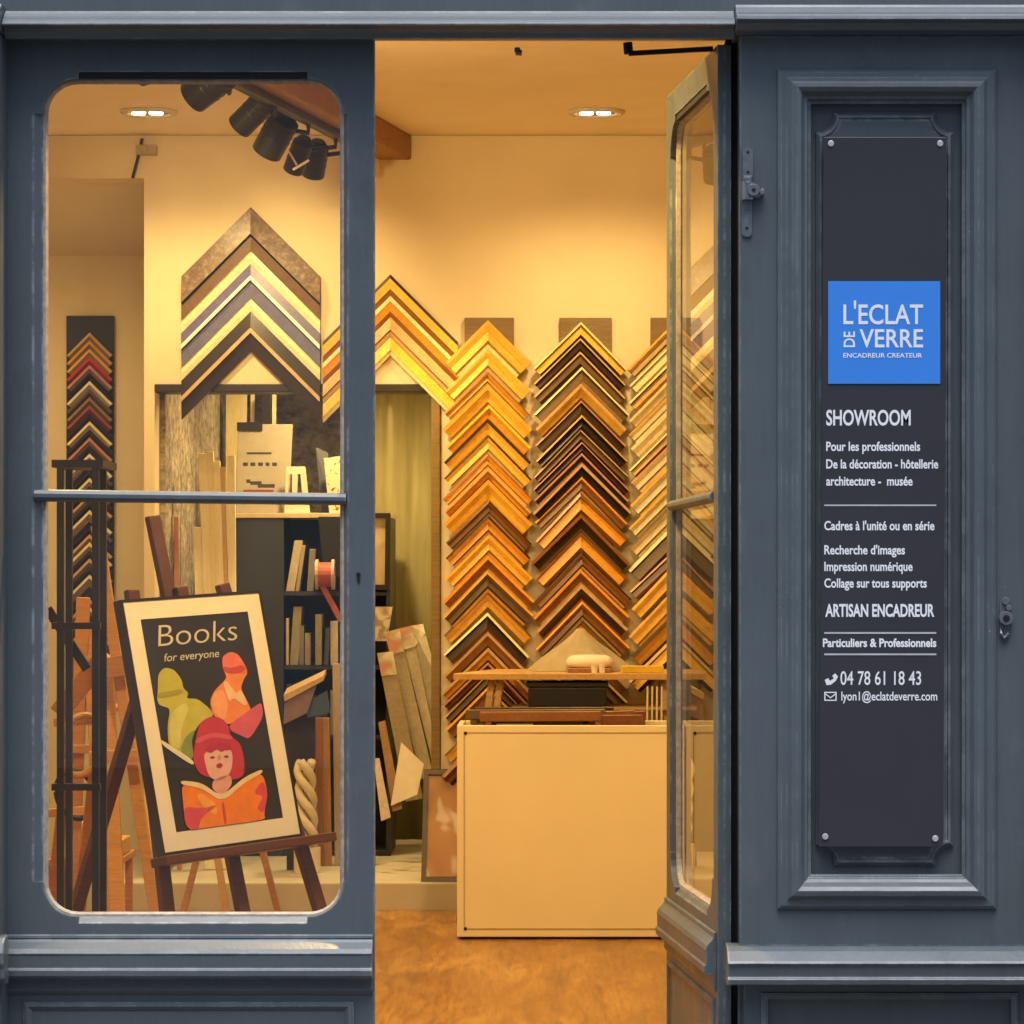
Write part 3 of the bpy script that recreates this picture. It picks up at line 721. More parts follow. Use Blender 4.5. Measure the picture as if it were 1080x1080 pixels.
ditems = [(17, GOLD, CREAM, DBR, .3, 'gold and dark'), (14, DBR, TAN, BLACK, 0, 'dark'), (16, UMB, TAN, DBR, 0, 'umber'), (18, UMB, CREAM, TAN, .1, 'grey brown'), (17, GOLD, TAN, UMB, .3, 'gold'), (16, DBR, PINK, UMB, 0, 'dark brown'), (15, BLACK, TAN, DBR, 0, 'black'), (13, UMB, TAN, BLACK, 0, 'umber'),
          (12, DBR, PINK, BLACK, 0, 'pink edged dark'), (11, BLACK, PINK, PINK, 0, 'pink edged black'), (14, BLACK, TAN, DBR, 0, 'tan edged black'), (17, BROWN, TAN, ORANGE, 0, 'brown'), (22, ORANGE, BROWN, BROWN, .1, 'orange brown'), (18, DBR, BROWN, UMB, 0, 'dark'), (22, ORANGE, BROWN, BROWN, .1, 'russet'), (18, BROWN, TAN, DBR, 0, 'brown'),
          (16, BROWN, ORANGE, TAN, 0, 'chestnut'), (18, DBR, TAN, BROWN, 0, 'dark brown'), (20, BROWN, TAN, ORANGE, 0, 'brown'), (18, ORANGE, UMB, DBR, .1, 'orange'), (20, BROWN, TAN, DBR, 0, 'brown'), (20, UMB, TAN, DBR, 0, 'umber')]
column(613, 50, 340, ditems, 'dark', 'corner samples in the dark column', (590, 645))
citems = [(20, TAN, CREAM, ORANGE, .1, 'tan'), (18, CREAM, PALE, TAN, .1, 'cream'), (17, TAN, CREAM, DGOLD, .1, 'tan'), (16, PALE, CREAM, TAN, 0, 'pale'), (17, CREAM, PALE, DGOLD, .1, 'cream'), (20, PALE, PALE, TAN, 0, 'ivory'), (15, TAN, CREAM, BROWN, 0, 'tan'), (22, PALE, PALE, PINK, 0, 'ivory'), (24, PALE, CREAM, DGOLD, 0, 'pale yellow'), (20, CREAM, PALE, DGOLD, .1, 'cream'), (22, CREAM, PALE, UMB, 0, 'cream'),
          (28, UMB, CREAM, DBR, 0, 'umber'), (16, UMB, PINK, BROWN, 0, 'brown'), (26, GOLD, UMB, ORANGE, .2, 'gold'), (24, GOLD, GOLD, DGOLD, .2, 'yellow gold'), (24, DGOLD, UMB, DBR, .2, 'dull gold'), (24, GOLD, TAN, DBR, .2, 'gold')]
column(711, 48, 340, citems, 'pale', 'corner samples in the pale column', (686, 738))
# big samples above the opening
PUR = (.13, .12, .30); GRB = (.17, .18, .36); DK = (.034, .028, .028)
g1 = 'large corner samples above the opening'
Yw = YB - .002
corner_sample(265, 219, 73, 46, Yw, [(.62, STN, 0, .5, .9), (.06, DBR, 0, .5, .4), (.32, (.17, .105, .06), 0, .6, .5)], 'wide stone patterned corner sample, topmost of the large group in the left window', g1, 'vert', .045)
corner_sample(265, 265, 73, 14, Yw, [(.5, CREAM, 0, .6, .7), (.5, PALE, 0, .7, .5)], 'cream corner sample under the stone patterned one in the left window', g1, 'vert', .025)
corner_sample(265, 279, 73, 36, Yw, [(.34, PUR, 0, .7, .8), (.14, (.85, .88, .95), 0, 1, 1), (.06, DK, 0, .5, .5), (.46, GRB, 0, .7, .5)], 'mauve grey corner sample with a white stripe in the left window', g1, 'vert', .04)
corner_sample(265, 315, 73, 14, Yw, [(.5, CREAM, 0, .6, .7), (.5, PALE, 0, .7, .5)], 'thin cream corner sample between the mauve and the dark brown one', g1, 'vert', .025)
corner_sample(265, 329, 73, 41, Yw, [(.42, DK, 0, .6, .9), (.13, TAN, .1, .95, .95), (.45, (.040, .032, .030), 0, .7, .4)], 'dark brown corner sample with tan stripe, lowest of the large group in the left window', g1, 'vert', .04)
g2 = 'orange corner samples beside the door post'
corner_sample(412, 290, 71, 22, Yw, [(.2, DBR, 0, .7, .8), (.5, GOLD, .2, .8, .7), (.3, BROWN, 0, .6, .5)], 'orange corner sample with dark edge, topmost beside the door post', g2, 'vert', .035)
corner_sample(412, 313, 71, 21, Yw, [(.25, CREAM, 0, .9, .9), (.5, ORANGE, .1, .8, .6), (.25, BROWN, 0, .6, .5)], 'cream edged orange corner sample, second beside the door post', g2, 'vert', .035)
corner_sample(412, 335, 71, 20, Yw, [(.65, TAN, 0, .6, .9), (.1, BROWN, 0, .6, .6), (.25, TAN, 0, .7, .6)], 'pale wood corner sample, third beside the door post', g2, 'vert', .035)
corner_sample(412, 356, 71, 19, Yw, [(.7, GOLD, .1, .7, .8), (.3, CREAM, 0, .6, .5)], 'yellow gold corner sample, lowest beside the door post', g2, 'vert', .035)
# narrow black strip in the recess
YR = 6.475
a = P(70, 333, YR); b = P(120, 742, YR)
tag(MB().box(a.x, b.x, YR, 6.498, b.z, a.z).build('display_strip', plain('black_board', (.012, .010, .008), .6), bevel=.002), 'narrow black board of small corner samples on the amber recess wall', 'display board')
sc = [(TAN, 'tan'), (DGOLD, 'dull gold'), ((.75, .5, .15), 'yellow'), ((.60, .05, .025), 'red'), ((.55, .30, .30), 'dusky pink'), (BLACK, 'black'), ((.85, .80, .70), 'white'), (UMB, 'umber'), ((.30, .20, .10), 'brown'), ((.35, .09, .05), 'red brown'), (DBR, 'dark'), (CREAM, 'cream'), (DBR, 'dark brown'), (PINK, 'pinkish'), (BLACK, 'black'), ((.85, .8, .7), 'white'), (UMB, 'umber'), (BLACK, 'black'), (CREAM, 'cream'), (DBR, 'dark'), (TAN, 'tan'), (BLACK, 'black'), (CREAM, 'cream'), (UMB, 'umber'), (BLACK, 'black'), (TAN, 'tan'), (CREAM, 'cream'), (DBR, 'dark'), (TAN, 'tan'), (BLACK, 'black'), (CREAM, 'cream'), (UMB, 'umber'), (BLACK, 'black'), (PINK, 'pinkish'), (CREAM, 'cream'), (BLACK, 'black'), (TAN, 'tan'), (DBR, 'dark'), (CREAM, 'cream'), (BLACK, 'black')]
yy = 351
for i, (c, wd) in enumerate(sc):
    th = 8.5
    corner_sample(95, yy, 24, th, YR - .001, [(.45, c, 0, .7, 1), (.55, mul(c, .35), 0, .8, .5)], f'small {wd} corner sample, {ordn(i + 1)} from the top of the narrow black strip', 'small corner samples on the black strip', 'perp', .022)
    yy += th

# ------------------------------------------------------------------ counter with offcuts
YC = 4.2
ivory = plain('ivory_laminate', (.80, .71, .48), .33, .07, 2.2, bmp=.03)
c0 = P(482, 765, YC); xr = X(722, YC); top = c0.z; dp = .36
def make_bin(xl, xr, label):
    ct = thing('display_bin', label, 'bin', ((xl + xr) / 2, YC, 0), 'ivory display bins')
    mb = MB(); mb.box(xl, xr, YC, YC + .018, .008, top); mb.build('front_panel', ivory, ct, bevel=.003)
    for xa in (xl, xr - .018): mb = MB(); mb.box(xa, xa + .018, YC + .0185, YC + dp, .008, top); mb.build('side_panel', ivory, ct, bevel=.003)
    mb = MB(); mb.box(xl + .0185, xr - .0185, YC + dp - .018, YC + dp, .008, top); mb.build('back_panel', ivory, ct, bevel=.003)
    mb = MB(); mb.box(xl + .0185, xr - .0185, YC + .0185, YC + dp - .0185, .45, .47); mb.build('bin_floor', ivory, ct)
    mb = MB(); mb.box(xl + .015, xr - .015, YC + .02, YC + dp - .02, .0005, .0078); mb.build('plinth', dk, ct)
    e = .022
    for (xa, xb, za, zb) in ((xl + e, xr - e, top - e - .004, top - e), (xl + e, xr - e, .012 + e, .016 + e), (xl + e, xl + e + .004, .016 + e, top - e - .004)):
        mb = MB(); mb.box(xa, xb, YC - .0022, YC - .0002, za, zb); mb.build('edge_trim', plain('trim_tan', (.50, .37, .22), .4), ct)
    for sx, sz in ((xl + .028, top - .026), (xl + .028, .036), (xr - .028, top - .026), (xr - .028, .036)):
        mb = MB(); mb.cyl((sx, YC, sz), (sx, YC - .003, sz), .0055, 12); mb.build('screw', dk, ct)
make_bin(c0.x, xr, 'open topped ivory bin full of moulding offcuts in the doorway')
make_bin(xr + .006, xr + .006 + (xr - c0.x), 'ivory bin half hidden behind the glass of the open door leaf')
random.seed(11)
offc = [(BROWN, 'brown'), (DBR, 'dark brown'), ((.20, .07, .03), 'mahogany'), (UMB, 'umber'), (TAN, 'tan'), (BROWN, 'chestnut')]
for i in range(9):
    c, wd = offc[i % 6]
    y = YC + .06 + i * .029; xa = c0.x + .03 + random.random() * .12 + (.22 if i % 3 == 2 else 0); xb = min(xr - .03, xa + .3 + random.random() * .15)
    zz = top + .006 + random.random() * .022
    mb = MB()
    mb.stick((xa, y, .482), (xa + .02, y, zz - .01), .02, .02); mb.stick((xb, y, .482), (xb, y, zz - .01), .02, .02)
    mb.stick((xa - .01, y, zz + random.uniform(-.006, .006)), (xb + .012, y, zz + random.uniform(-.008, .012)), .034, .026)
    o = mb.build('frame_offcut', cmat(c), loc=((xa + xb) / 2, y, .471), bevel=.003)
    tag(o, f'{wd} frame offcut standing in the ivory bin, {ordn(i + 1)} back from its front', 'frame offcut', 'offcuts in the ivory bin')
# table behind
YT = 4.68
zt = Z(717, YT) ; tb = thing('work_table', 'long thin wooden work table on trestles behind the ivory bin', 'table', (.1, 4.9, 0))
birch = wood('pale_table_wood', (.62, .38, .14), .4, .2, (12, 1, 12), 5)
mb = MB(); v0 = [(X(478, YT), YT, zt), (X(745, YT), YT, zt), (X(745, YT), 5.18, zt), (X(522, 5.18), 5.18, zt)]
mb.prism(v0, (0, 0, .022)); mb.build('table_top', birch, tb, bevel=.002)
leg = wood('trestle_wood', (.50, .33, .16), .5)
for (a1, a2) in (((484, 800), (518, 721)), ((497, 800), (527, 721)), ((724, 800), (700, 721)), ((738, 800), (712, 721))):
    A = P(*a2, YT + .06); Bq = P(*a1, YT + .06); dirv = (Bq - A); B2 = A + dirv * ((A.z - .002) / (A.z - Bq.z)); B2.x = Bq.x
    mb = MB(); mb.stick(A, B2, .022, .03); mb.build('trestle_leg', leg, tb)
    A = A + Vector((0, .36, 0)); B2 = B2 + Vector((0, .36, 0)); mb = MB(); mb.stick(A, B2, .022, .03); mb.build('trestle_leg', leg, tb)
mb = MB(); mb.box(X(540, YT), X(735, YT), YT + .02, YT + .30, Z(749, YT), Z(746, YT)); mb.build('shelf', leg, tb)
t = thing('storage_box', 'black storage box on the shelf under the work table top', 'box', (X(598, YT), YT + .12, Z(746, YT)))
mb = MB(); zb = Z(746, YT) + .001; zt2 = Z(720, YT)
mb.box(X(557, YT), X(640, YT), YT + .02, YT + .24, zb, zt2 - .018); mb.build('body', plain('black_card', (.006, .005, .005), .6), t, bevel=.004)
mb = MB(); mb.box(X(555, YT), X(642, YT), YT + .017, YT + .243, zt2 - .0175, zt2); mb.build('lid', plain('black_card2', (.009, .008, .007), .5), t, bevel=.004)
TT = zt + .0225
def on(px, Y): return X(px, Y)
t = thing('cushion_pad', 'rounded off-white pad lying on the work table', 'pad', (on(622, 4.8), 4.85, TT))
mb = MB(); n = 20
v = []; prof = [(0, .0), (.9, .0), (1.0, .012), (1.0, .022), (.93, .034), (.75, .042), (0, .045)]
for rr, h in prof:
    for i in range(n):
        a = 2 * math.pi * i / n; cx, cy = math.cos(a), math.sin(a)
        sx = math.copysign(abs(cx) ** .55, cx); sy = math.copysign(abs(cy) ** .55, cy)
        v.append((on(622, 4.8) + sx * rr * .082, 4.84 + sy * rr * .09, TT + .016 + h))
f = [(kx * n + i, kx * n + (i + 1) % n, (kx + 1) * n + (i + 1) % n, (kx + 1) * n + i) for kx in range(len(prof) - 1) for i in range(n)]
mb.add(v, f); mb.build('pad', plain('offwhite_felt', (.80, .70, .60), .8, .05), t, smooth=True)
mb = MB(); mb.box(on(599, 4.8), on(645, 4.8), 4.755, 4.92, TT + .0005, TT + .0155); mb.build('backing_board', cmat((.35, .17, .07)), t, bevel=.002)
for i, px in enumerate((627, 635)):
    mb = MB(); mb.cyl((on(px, 4.71), 4.715, TT + .0005), (on(px, 4.71), 4.715, TT + .028), .010, 14, 0, .012)
    tag(mb.build('paper_cup', plain('cup_white', (.8, .74, .64), .6), loc=(on(px, 4.71), 4.715, TT)), ('left' if i == 0 else 'right') + ' one of two small white cups in front of the off-white pad', 'cup', 'small cups on the work table')
t = MB(); t.box(on(655, 4.72), on(700, 4.72), 4.705, 4.73, TT + .0005, TT + .026); tag(t.build('yellow_ruler', plain('yellow_plastic', (.70, .48, .03), .35), loc=(on(676, 4.72), 4.72, TT), bevel=.003), 'yellow straight edge lying on the work table near the open door', 'ruler')
# heap of grey cloth
mb = MB(); n = 36; rows = 9; v = []
for j in range(rows + 1):
    s = j / rows
    for i in range(n):
        a = 2 * math.pi * i / n
        rr = (.012 + .15 * s ** 1.25) * (1 + .12 * math.sin(5 * a + 1) * s + .06 * math.sin(11 * a + 4 * s))
        v.append((on(612, 4.98) + rr * math.cos(a) * 1.15, 4.99 + rr * math.sin(a) * .75, TT + .001 + .148 * (1 - s) ** .9 + .008 * math.sin(7 * a) * (1 - s) * s))
f = [(j * n + i, j * n + (i + 1) % n, (j + 1) * n + (i + 1) % n, (j + 1) * n + i) for j in range(rows) for i in range(n)] + [tuple(range(n))]
mb.add(v, f); tag(mb.build('cloth_heap', plain('grey_cloth', (.36, .30, .20), .85, .12, 18, bmp=.3), smooth=True, loc=(on(612, 4.98), 4.99, TT)), 'grey brown cloth heaped into a cone at the back of the work table', 'cloth')
for i, px in enumerate((682, 687, 692, 697)):
    mb = MB(); mb.tube([(X(px, 4.6), 4.60, .47 + .002), (X(px + 1, 4.6), 4.60, Z(724, 4.6))], .0035)
    tag(mb.build('dowel', plain('dowel_white', (.7, .6, .42), .5), loc=(X(px, 4.6), 4.6, .0)), f'thin pale dowel standing behind the bin, {ordn(i + 1)} from the left of four', 'dowel', 'pale dowels behind the bin')

# small dark framed picture leaning at the bin's left
def framed(name, label, cat, quad, t, fw, frame_m, art_m, group=None, mat_m=None, mw=0, loc=None, side_m=None, flat_print=False):
    """picture: quad = tl,tr,br,bl in 3D; t = thickness vector (backwards)"""
    q = [Vector(p) for p in quad]; tv = Vector(t); nv = -tv.normalized()
    def inner(d):
        c = []
        for i in range(4):
            a, b, e_ = q[i - 1], q[i], q[(i + 1) % 4]
            u1 = (a - b).normalized(); u2 = (e_ - b).normalized(); c.append(b + (u1 + u2) * d)
        return c
    th = thing(name, label, cat, loc if loc is not None else (q[2] + q[3]) / 2, group)
    i1 = inner(fw); mb = MB()
    for i in range(4):
        j = (i + 1) % 4; mb.prism([q[i], q[j], i1[j], i1[i]], tv, 0, 1 if side_m else 0)
    mb.build('frame', [frame_m, side_m] if side_m else frame_m, th)
    last = i1; d = fw
    if mat_m:
        i2 = inner(fw + mw); mb = MB(); off = tv * (.06 if flat_print else .35)
        for i in range(4):
            j = (i + 1) % 4; mb.prism([i1[i] + off, i1[j] + off, i2[j] + off, i2[i] + off], tv * .3)
        mb.build('mount', mat_m, th); last = i2
    mb = MB(); off = tv * (.10 if flat_print else .55); mb.prism([p + off for p in last], tv * .3); art = mb.build('print', art_m, th)
    return th, last, art
dfr = plain('dark_mahogany', (.035, .012, .010), .35)
def abstract(name, stops, sc, stretch=(1, 1, 1)):
    m, nt, b = new_mat(name); f = noise(nt, coords(nt, stretch), sc, 2, .4, .8)
    c = ramp(nt, f, stops); lk(nt, c, b.inputs['Base Color']); b.inputs['Roughness'].default_value = .35
    nt.nodes[-1]; return m
art1 = abstract('brown_print', [(.35, (.30, .12, .025)), (.50, (.36, .16, .04)), (.53, (.52, .40, .36)), (.62, (.50, .37, .33)), (.66, (.20, .08, .02))], 5)
def lean(pxl, pxr, pyt, zb, Yb, back, dx=0):
    m = S(Yb); x0, x1 = X(pxl, Yb), X(pxr, Yb); ztop = Z(pyt, Yb + back)
    return [(x0 + dx, Yb + back, ztop), (x1 + dx, Yb + back, ztop), (x1, Yb, zb), (x0, Yb, zb)]
framed('framed_picture', 'small dark framed picture leaning on the wall left of the ivory bin', 'picture', lean(444, 504, 812, .101, 5.14, .13, .005), (0, .02, .002), .017, dfr, art1)

# ------------------------------------------------------------------ back room contents
char = plain('charcoal_cabinet', (.030, .037, .048), .5, .1, 6)
grey = plain('grey_board', (.33, .30, .24), .7, .08)
YK = 6.2
bk = thing('bookcase', 'charcoal bookcase with a closed side and open shelves in the back room', 'bookcase', (X(330, YK), YK + .2, .1))
bxl, bxm, bxr = X(247, YK), X(299, YK), X(412, YK); bt = Z(541, YK)
mb = MB(); mb.box(bxl, bxm, YK, YK + .4, .102, bt - .021); mb.build('closed_side', char, bk, bevel=.002)
mb = MB(); mb.box(bxr - .018, bxr, YK, YK + .4, .102, bt - .021); mb.build('side_panel', char, bk, bevel=.002)
mb = MB(); mb.box(bxm + .001, bxr - .019, YK + .385, YK + .4, .102, bt - .021); mb.build('back_panel', char, bk)
mb = MB(); mb.box(bxl - .004, bxr + .004, YK - .004, YK + .4, bt - .020, bt); mb.build('top_board', plain('ivory_edge', (.62, .52, .36), .5), bk, bevel=.002)
shz = [Z(624, YK), Z(702, YK), Z(776, YK), .12]
for s in shz: mb = MB(); mb.box(bxm + .001, bxr - .019, YK + .006, YK + .384, s - .016, s); mb.build('shelf', char, bk, bevel=.001)
# books: (x0,x1,top px, shelf, lean px, colour, word)
random.seed(3)
bks = [(301, 310, 570, 0, 9, (.62, .54, .40), 'tall cream'), (311, 315, 575, 0, 7, (.45, .40, .32), 'slim grey'), (323, 330, 579, 0, 3, (.25, .25, .24), 'grey'), (364, 370, 570, 0, 0, (.40, .12, .08), 'red'), (371, 380, 565, 0, 0, (.5, .45, .36), 'cream'),
       (301, 304, 652, 1, 0, (.62, .52, .34), 'cream backed'), (305, 314, 640, 1, 4, (.34, .31, .24), 'broad grey'), (315, 320, 660, 1, 0, (.22, .21, .2), 'dark grey'), (321, 327, 668, 1, 0, (.42, .38, .3), 'short beige'), (332, 339, 648, 1, 0, (.45, .42, .36), 'pale grey'), (341, 346, 662, 1, 2, (.10, .12, .2), 'navy'), (348, 356, 655, 1, 0, (.6, .55, .45), 'white'), (366, 380, 645, 1, 0, (.3, .2, .12), 'brown'),
       (301, 311, 722, 2, 0, (.08, .07, .06), 'black'), (312, 322, 730, 2, 0, (.12, .1, .08), 'dark'), (324, 345, 735, 2, 0, (.05, .06, .14), 'thick blue'), (348, 380, 728, 2, 0, (.3, .25, .18), 'thick tan')]
for (a, b, tp, sh, ln, c, wd) in bks:
    z0 = shz[sh] + .001; zt_ = Z(tp, YK); x0, x1 = X(a, YK), X(b, YK); dx = ln * S(YK); Yk = YK + .02
    mb = MB(); mb.prism([(x0, Yk, z0), (x1, Yk, z0), (x1 + dx, Yk, zt_), (x0 + dx, Yk, zt_)], (0, .16, 0))
    o = mb.build('book', cmat(c, 0, .6), loc=((x0 + x1) / 2, Yk, z0), bevel=.002)
    tag(o, f'{wd} book standing on the {["upper", "middle", "lower"][sh]} open shelf of the charcoal bookcase', 'book', 'books in the charcoal bookcase')
# things on top of the bookcase
t = thing('display_folder', 'tall grey folder with small dark lines standing on top of the bookcase', 'folder', P(276, 540, YK + .1))
q = [(X(248, YK), YK + .12, Z(446, YK)), (X(306, YK), YK + .12, Z(446, YK)), (X(303, YK), YK + .06, bt + .001), (X(246, YK), YK + .06, bt + .001)]
mb = MB(); mb.prism(q, (0, .02, 0)); mb.build('cover', grey, t, bevel=.002)
for (a, b, p_, h) in ((258, 284, 476, 2), (254, 259, 487, 4), (262, 267, 487, 4), (270, 275, 487, 4), (278, 282, 487, 4), (285, 290, 487, 4), (262, 274, 507, 7), (270, 288, 510, 5), (258, 262, 505, 4)):
    f_ = (p_ - 446) / 94; y_ = YK + .12 - f_ * .06
    mb = MB(); mb.box(X(a, YK), X(b, YK), y_ - .0022, y_ + .004, Z(p_ + h, YK), Z(p_, YK))
    mb.build('print_mark', plain('faded_ink', (.05, .04, .04), .7), t)
mb = MB(); f_ = (518 - 446) / 94; y_ = YK + .12 - f_ * .06; mb.box(X(255, YK), X(287, YK), y_ - .0022, y_ + .004, Z(520, YK), Z(516, YK)); mb.build('red_band', plain('faded_red', (.25, .05, .04), .7), t)
mb = MB(); mb.box(X(247, YK), X(274, YK), YK + .110, YK + .1198, Z(453, YK), Z(444, YK)); mb.build('clip', dk, t)
wht = plain('white_card', (.72, .66, .55), .6, .05)
for (xa, xb, pt, lab) in ((300, 324, 492, 'white cut-out card with two tall openings on top of the bookcase'),):
    mb = MB(); Yq = YK + .03
    flat(mb, [[(X(xa, Yq), bt + .001), (X(xa + 2, Yq), Z(pt, Yq)), (X(xb - 2, Yq), Z(pt, Yq)), (X(xb + 3, Yq), bt + .001)], rect(X(304, Yq), X(308, Yq), Z(532, Yq), Z(500, Yq)), [(X(313, Yq), Z(532, Yq)), (X(314, Yq), Z(500, Yq)), (X(317, Yq), Z(500, Yq)), (X(319.5, Yq), Z(532, Yq))]], Yq, .008)
    tag(mb.build('cutout_card', wht, loc=P(312, 540, Yq)), lab, 'card')
spk = abstract('speckled_card', [(.40, (.75, .66, .48)), (.62, (.75, .66, .48)), (.66, (.12, .08, .05))], 60)
mb = MB(); mb.prism([(X(341, YK), YK + .02, Z(483, YK)), (X(366, YK), YK + .02, Z(480, YK)), (X(366, YK), YK + .02, bt + .001), (X(347, YK), YK + .02, bt + .001)], (0, .05, 0))
tag(mb.build('gift_bag', spk, loc=P(354, 540, YK)), 'pale speckled paper bag at the right end of the bookcase top', 'bag')
mb = MB(); mb.prism([(X(330, YK), YK + .15, Z(470, YK)), (X(343, YK), YK + .15, Z(476, YK)), (X(350, YK), YK + .09, bt + .001), (X(338, YK), YK + .09, bt + .001)], (0, .02, 0))
tag(mb.build('dark_board', char, loc=P(342, 540, YK)), 'dark board leaning behind the speckled bag on the bookcase', 'board')
# black panel hanging on bookcase front + red bag
mb = MB(); mb.prism([(X(336, YK), YK - .012, Z(545, YK)), (X(366, YK), YK - .012, Z(545, YK)), (X(366, YK), YK - .012, Z(612, YK)), (X(341, YK), YK - .012, Z(602, YK))], (0, .007, 0))
tag(mb.build('black_panel', plain('black_cloth', (.008, .008, .008), .8), loc=P(350, 600, YK)), 'black cloth panel hanging from the front of the bookcase', 'panel')
t = thing('red_ribbon', 'dusty red ribbon roll with a trailing end hung on the bookcase shelf edge', 'ribbon', P(343, 610, YK - .05))
red = plain('dusty_red', (.42, .10, .07), .6)
mb = MB(); mb.cyl(P(336, 606, YK - .05), P(350, 606, YK - .05), 13 * S(YK), 20); mb.build('roll', red, t)
mb = MB(); mb.cyl(P(333, 606, YK - .05), P(336, 606, YK - .05), 16 * S(YK), 20); mb.cyl(P(350, 606, YK - .05), P(353, 606, YK - .05), 16 * S(YK), 20); mb.build('flange', plain('pink_white', (.6, .4, .36), .5), t)
mb = MB(); mb.stick(P(340, 618, YK - .055), P(360, 655, YK - .055), .022, .003); mb.build('ribbon_end', red, t)
# upright mouldings lengths and boards at the left of the opening
lengths = [(166, 177, 556, 0, CREAM, 'cream'), (180, 185, 545, 4, PINK, 'pinkish'), (200, 211, 556, 10, PALE, 'ivory'), (206, 216, 478, 10, PALE, 'long ivory'), (215, 222, 476, 9, CREAM, 'long cream'), (222, 229, 486, 9, PALE, 'pale'), (228, 234, 492, 8, TAN, 'long tan'), (237, 245, 480, 3, PALE, 'slim pale')]
YM = 5.62
for i, (a, b, tp, ln, c, wd) in enumerate(lengths):
    m = S(YM); x0, x1 = X(a, YM), X(b, YM); zt_ = Z(tp, YM + .1); z0 = .101; dx = ln * m * ((zt_ - z0) / (140 * m)) * .6
    mb = MB(); mb.prism([(x0, YM + .1, zt_), (x1, YM + .1, zt_), (x1 + dx, YM, z0), (x0 + dx, YM, z0)], (0, .02, 0))
    tag(mb.build('moulding_length', wood('length_' + wd.replace(' ', '_'), c, .5, .10, (14, 14, .8), 5), loc=(x0, YM, z0), bevel=.002), f'{wd} moulding length standing at the left of the opening, {ordn(i + 1)} from the left', 'moulding', 'upright moulding lengths in the opening')
for i, (a, b, tp, Yq, c, wd) in enumerate(((236, 258, 412, 7.3, CREAM, 'wide cream'), (262, 266, 412, 7.3, PALE, 'slim ivory'), (274, 283, 412, 7.25, BLACK, 'black'), (285, 289, 414, 7.3, CREAM, 'slim cream'), (166, 174, 480, 5.75, DK, 'dark brown'), (175, 188, 500, 5.85, (.16, .14, .11), 'grey'))):
    mb = MB(); zt_ = Z(tp, Yq); mb.prism([(X(a, Yq), Yq + .1, zt_), (X(b, Yq), Yq + .1, zt_), (X(b, Yq), Yq, .101), (X(a, Yq), Yq, .101)], (0, .02, 0))
    tag(mb.build('board', wood('board_' + wd.replace(' ', '_'), c, .55, .12, (14, 14, .8), 5), loc=(X(a, Yq), Yq, .101)), f'{wd} board standing on end in the back room behind the bookcase and lengths', 'board')
framed('framed_picture', 'large dark grey picture standing high in the back room left of the grey folder', 'picture', [P(190, 409, 7.6), P(236, 409, 7.6), P(236, 530, 7.6), P(190, 530, 7.6)], (0, .03, 0), .02, plain('black_frame', (.010, .008, .007), .4), abstract('grey_landscape', [(.32, (.035, .035, .038)), (.5, (.16, .15, .14)), (.62, (.07, .068, .066)), (.75, (.32, .30, .27))], 7))
# bottom right of the window: orange boards, ornament, tilted tray
YQ = 5.75
for i, (a, b, tp, c, wd) in enumerate(((322, 331, 757, (.50, .24, .05), 'orange'), (331, 338, 757, (.36, .15, .03), 'darker orange'), (338, 346, 757, (.50, .25, .06), 'right orange'), (349, 362, 700, (.50, .38, .24), 'pale beige'), (364, 376, 720, (.42, .28, .15), 'tan'), (378, 392, 740, (.35, .29, .2), 'grey beige'))):
    mb = MB(); Yq = YQ + .01 * i; zt_ = Z(tp, Yq + .08); mb.prism([(X(a, Yq), Yq + .08, zt_), (X(b, Yq), Yq + .08, zt_), (X(b + 4, Yq), Yq, .101), (X(a + 4, Yq), Yq, .101)], (0, .018, 0))
    tag(mb.build('board', wood('board_' + wd.replace(' ', '_'), c, .5, .2, (14, 14, .8), 5), loc=(X(a, Yq), Yq, .101), bevel=.002), f'{wd} board standing on the raised floor at the lower right of the left window', 'board', 'boards by the lower right pane')
t = thing('white_ornament', 'white twisted plaster ornament on the raised floor right of the poster', 'ornament', P(322, 895, 5.5))
mb = MB(); Yo = 5.5
for ph in (0, 2.1, 4.2):
    pts = []
    for i in range(30):
        s = i / 29; a = ph + s * 9; pts.append(P(321 + 7.5 * math.cos(a) + 4 * s, 803 + s * 88, Yo + .03 * math.sin(a)))
    mb.tube(pts, .016, 8)
mb.build('twist', plain('plaster_white', (.74, .66, .52), .6, .08), t, smooth=True)
a = P(324, 897, Yo); mb = MB(); mb.cyl((a.x, Yo, .1005), (a.x, Yo, a.z + .012), .05, 20); mb.build('foot', plain('plaster_white', (.74, .66, .52)), t)
YV = 5.5
t = thing('book_stand', 'low dark stand with a tilted cream edged tray and mauve and blue cloths', 'stand', P(325, 800, YV))
mb = MB(); mb.prism([P(299, 733, YV), P(341, 713, YV), P(341, 718, YV), P(300, 740, YV)], (.0, .16, .02)); mb.build('tray', cmat((.55, .40, .22), 0, .5), t)
mb = MB(); mb.prism([P(300, 741, YV + .01), P(334, 722, YV + .01), P(324, 752, YV + .01), P(299, 764, YV + .01)], (0, .012, 0)); mb.build('cloth', plain('mauve_cloth', (.22, .15, .18), .8), t)
mb = MB(); mb.prism([P(325, 740, YV + .02), P(345, 728, YV + .02), P(348, 752, YV + .02), P(324, 757, YV + .02)], (0, .012, 0)); mb.build('cloth', plain('blue_cloth', (.05, .09, .19), .8), t)
mb = MB(); a = P(318, 760, YV); mb.box(X(300, YV), X(330, YV), YV + .10, YV + .14, .101, Z(752, YV)); mb.build('post', dk, t)
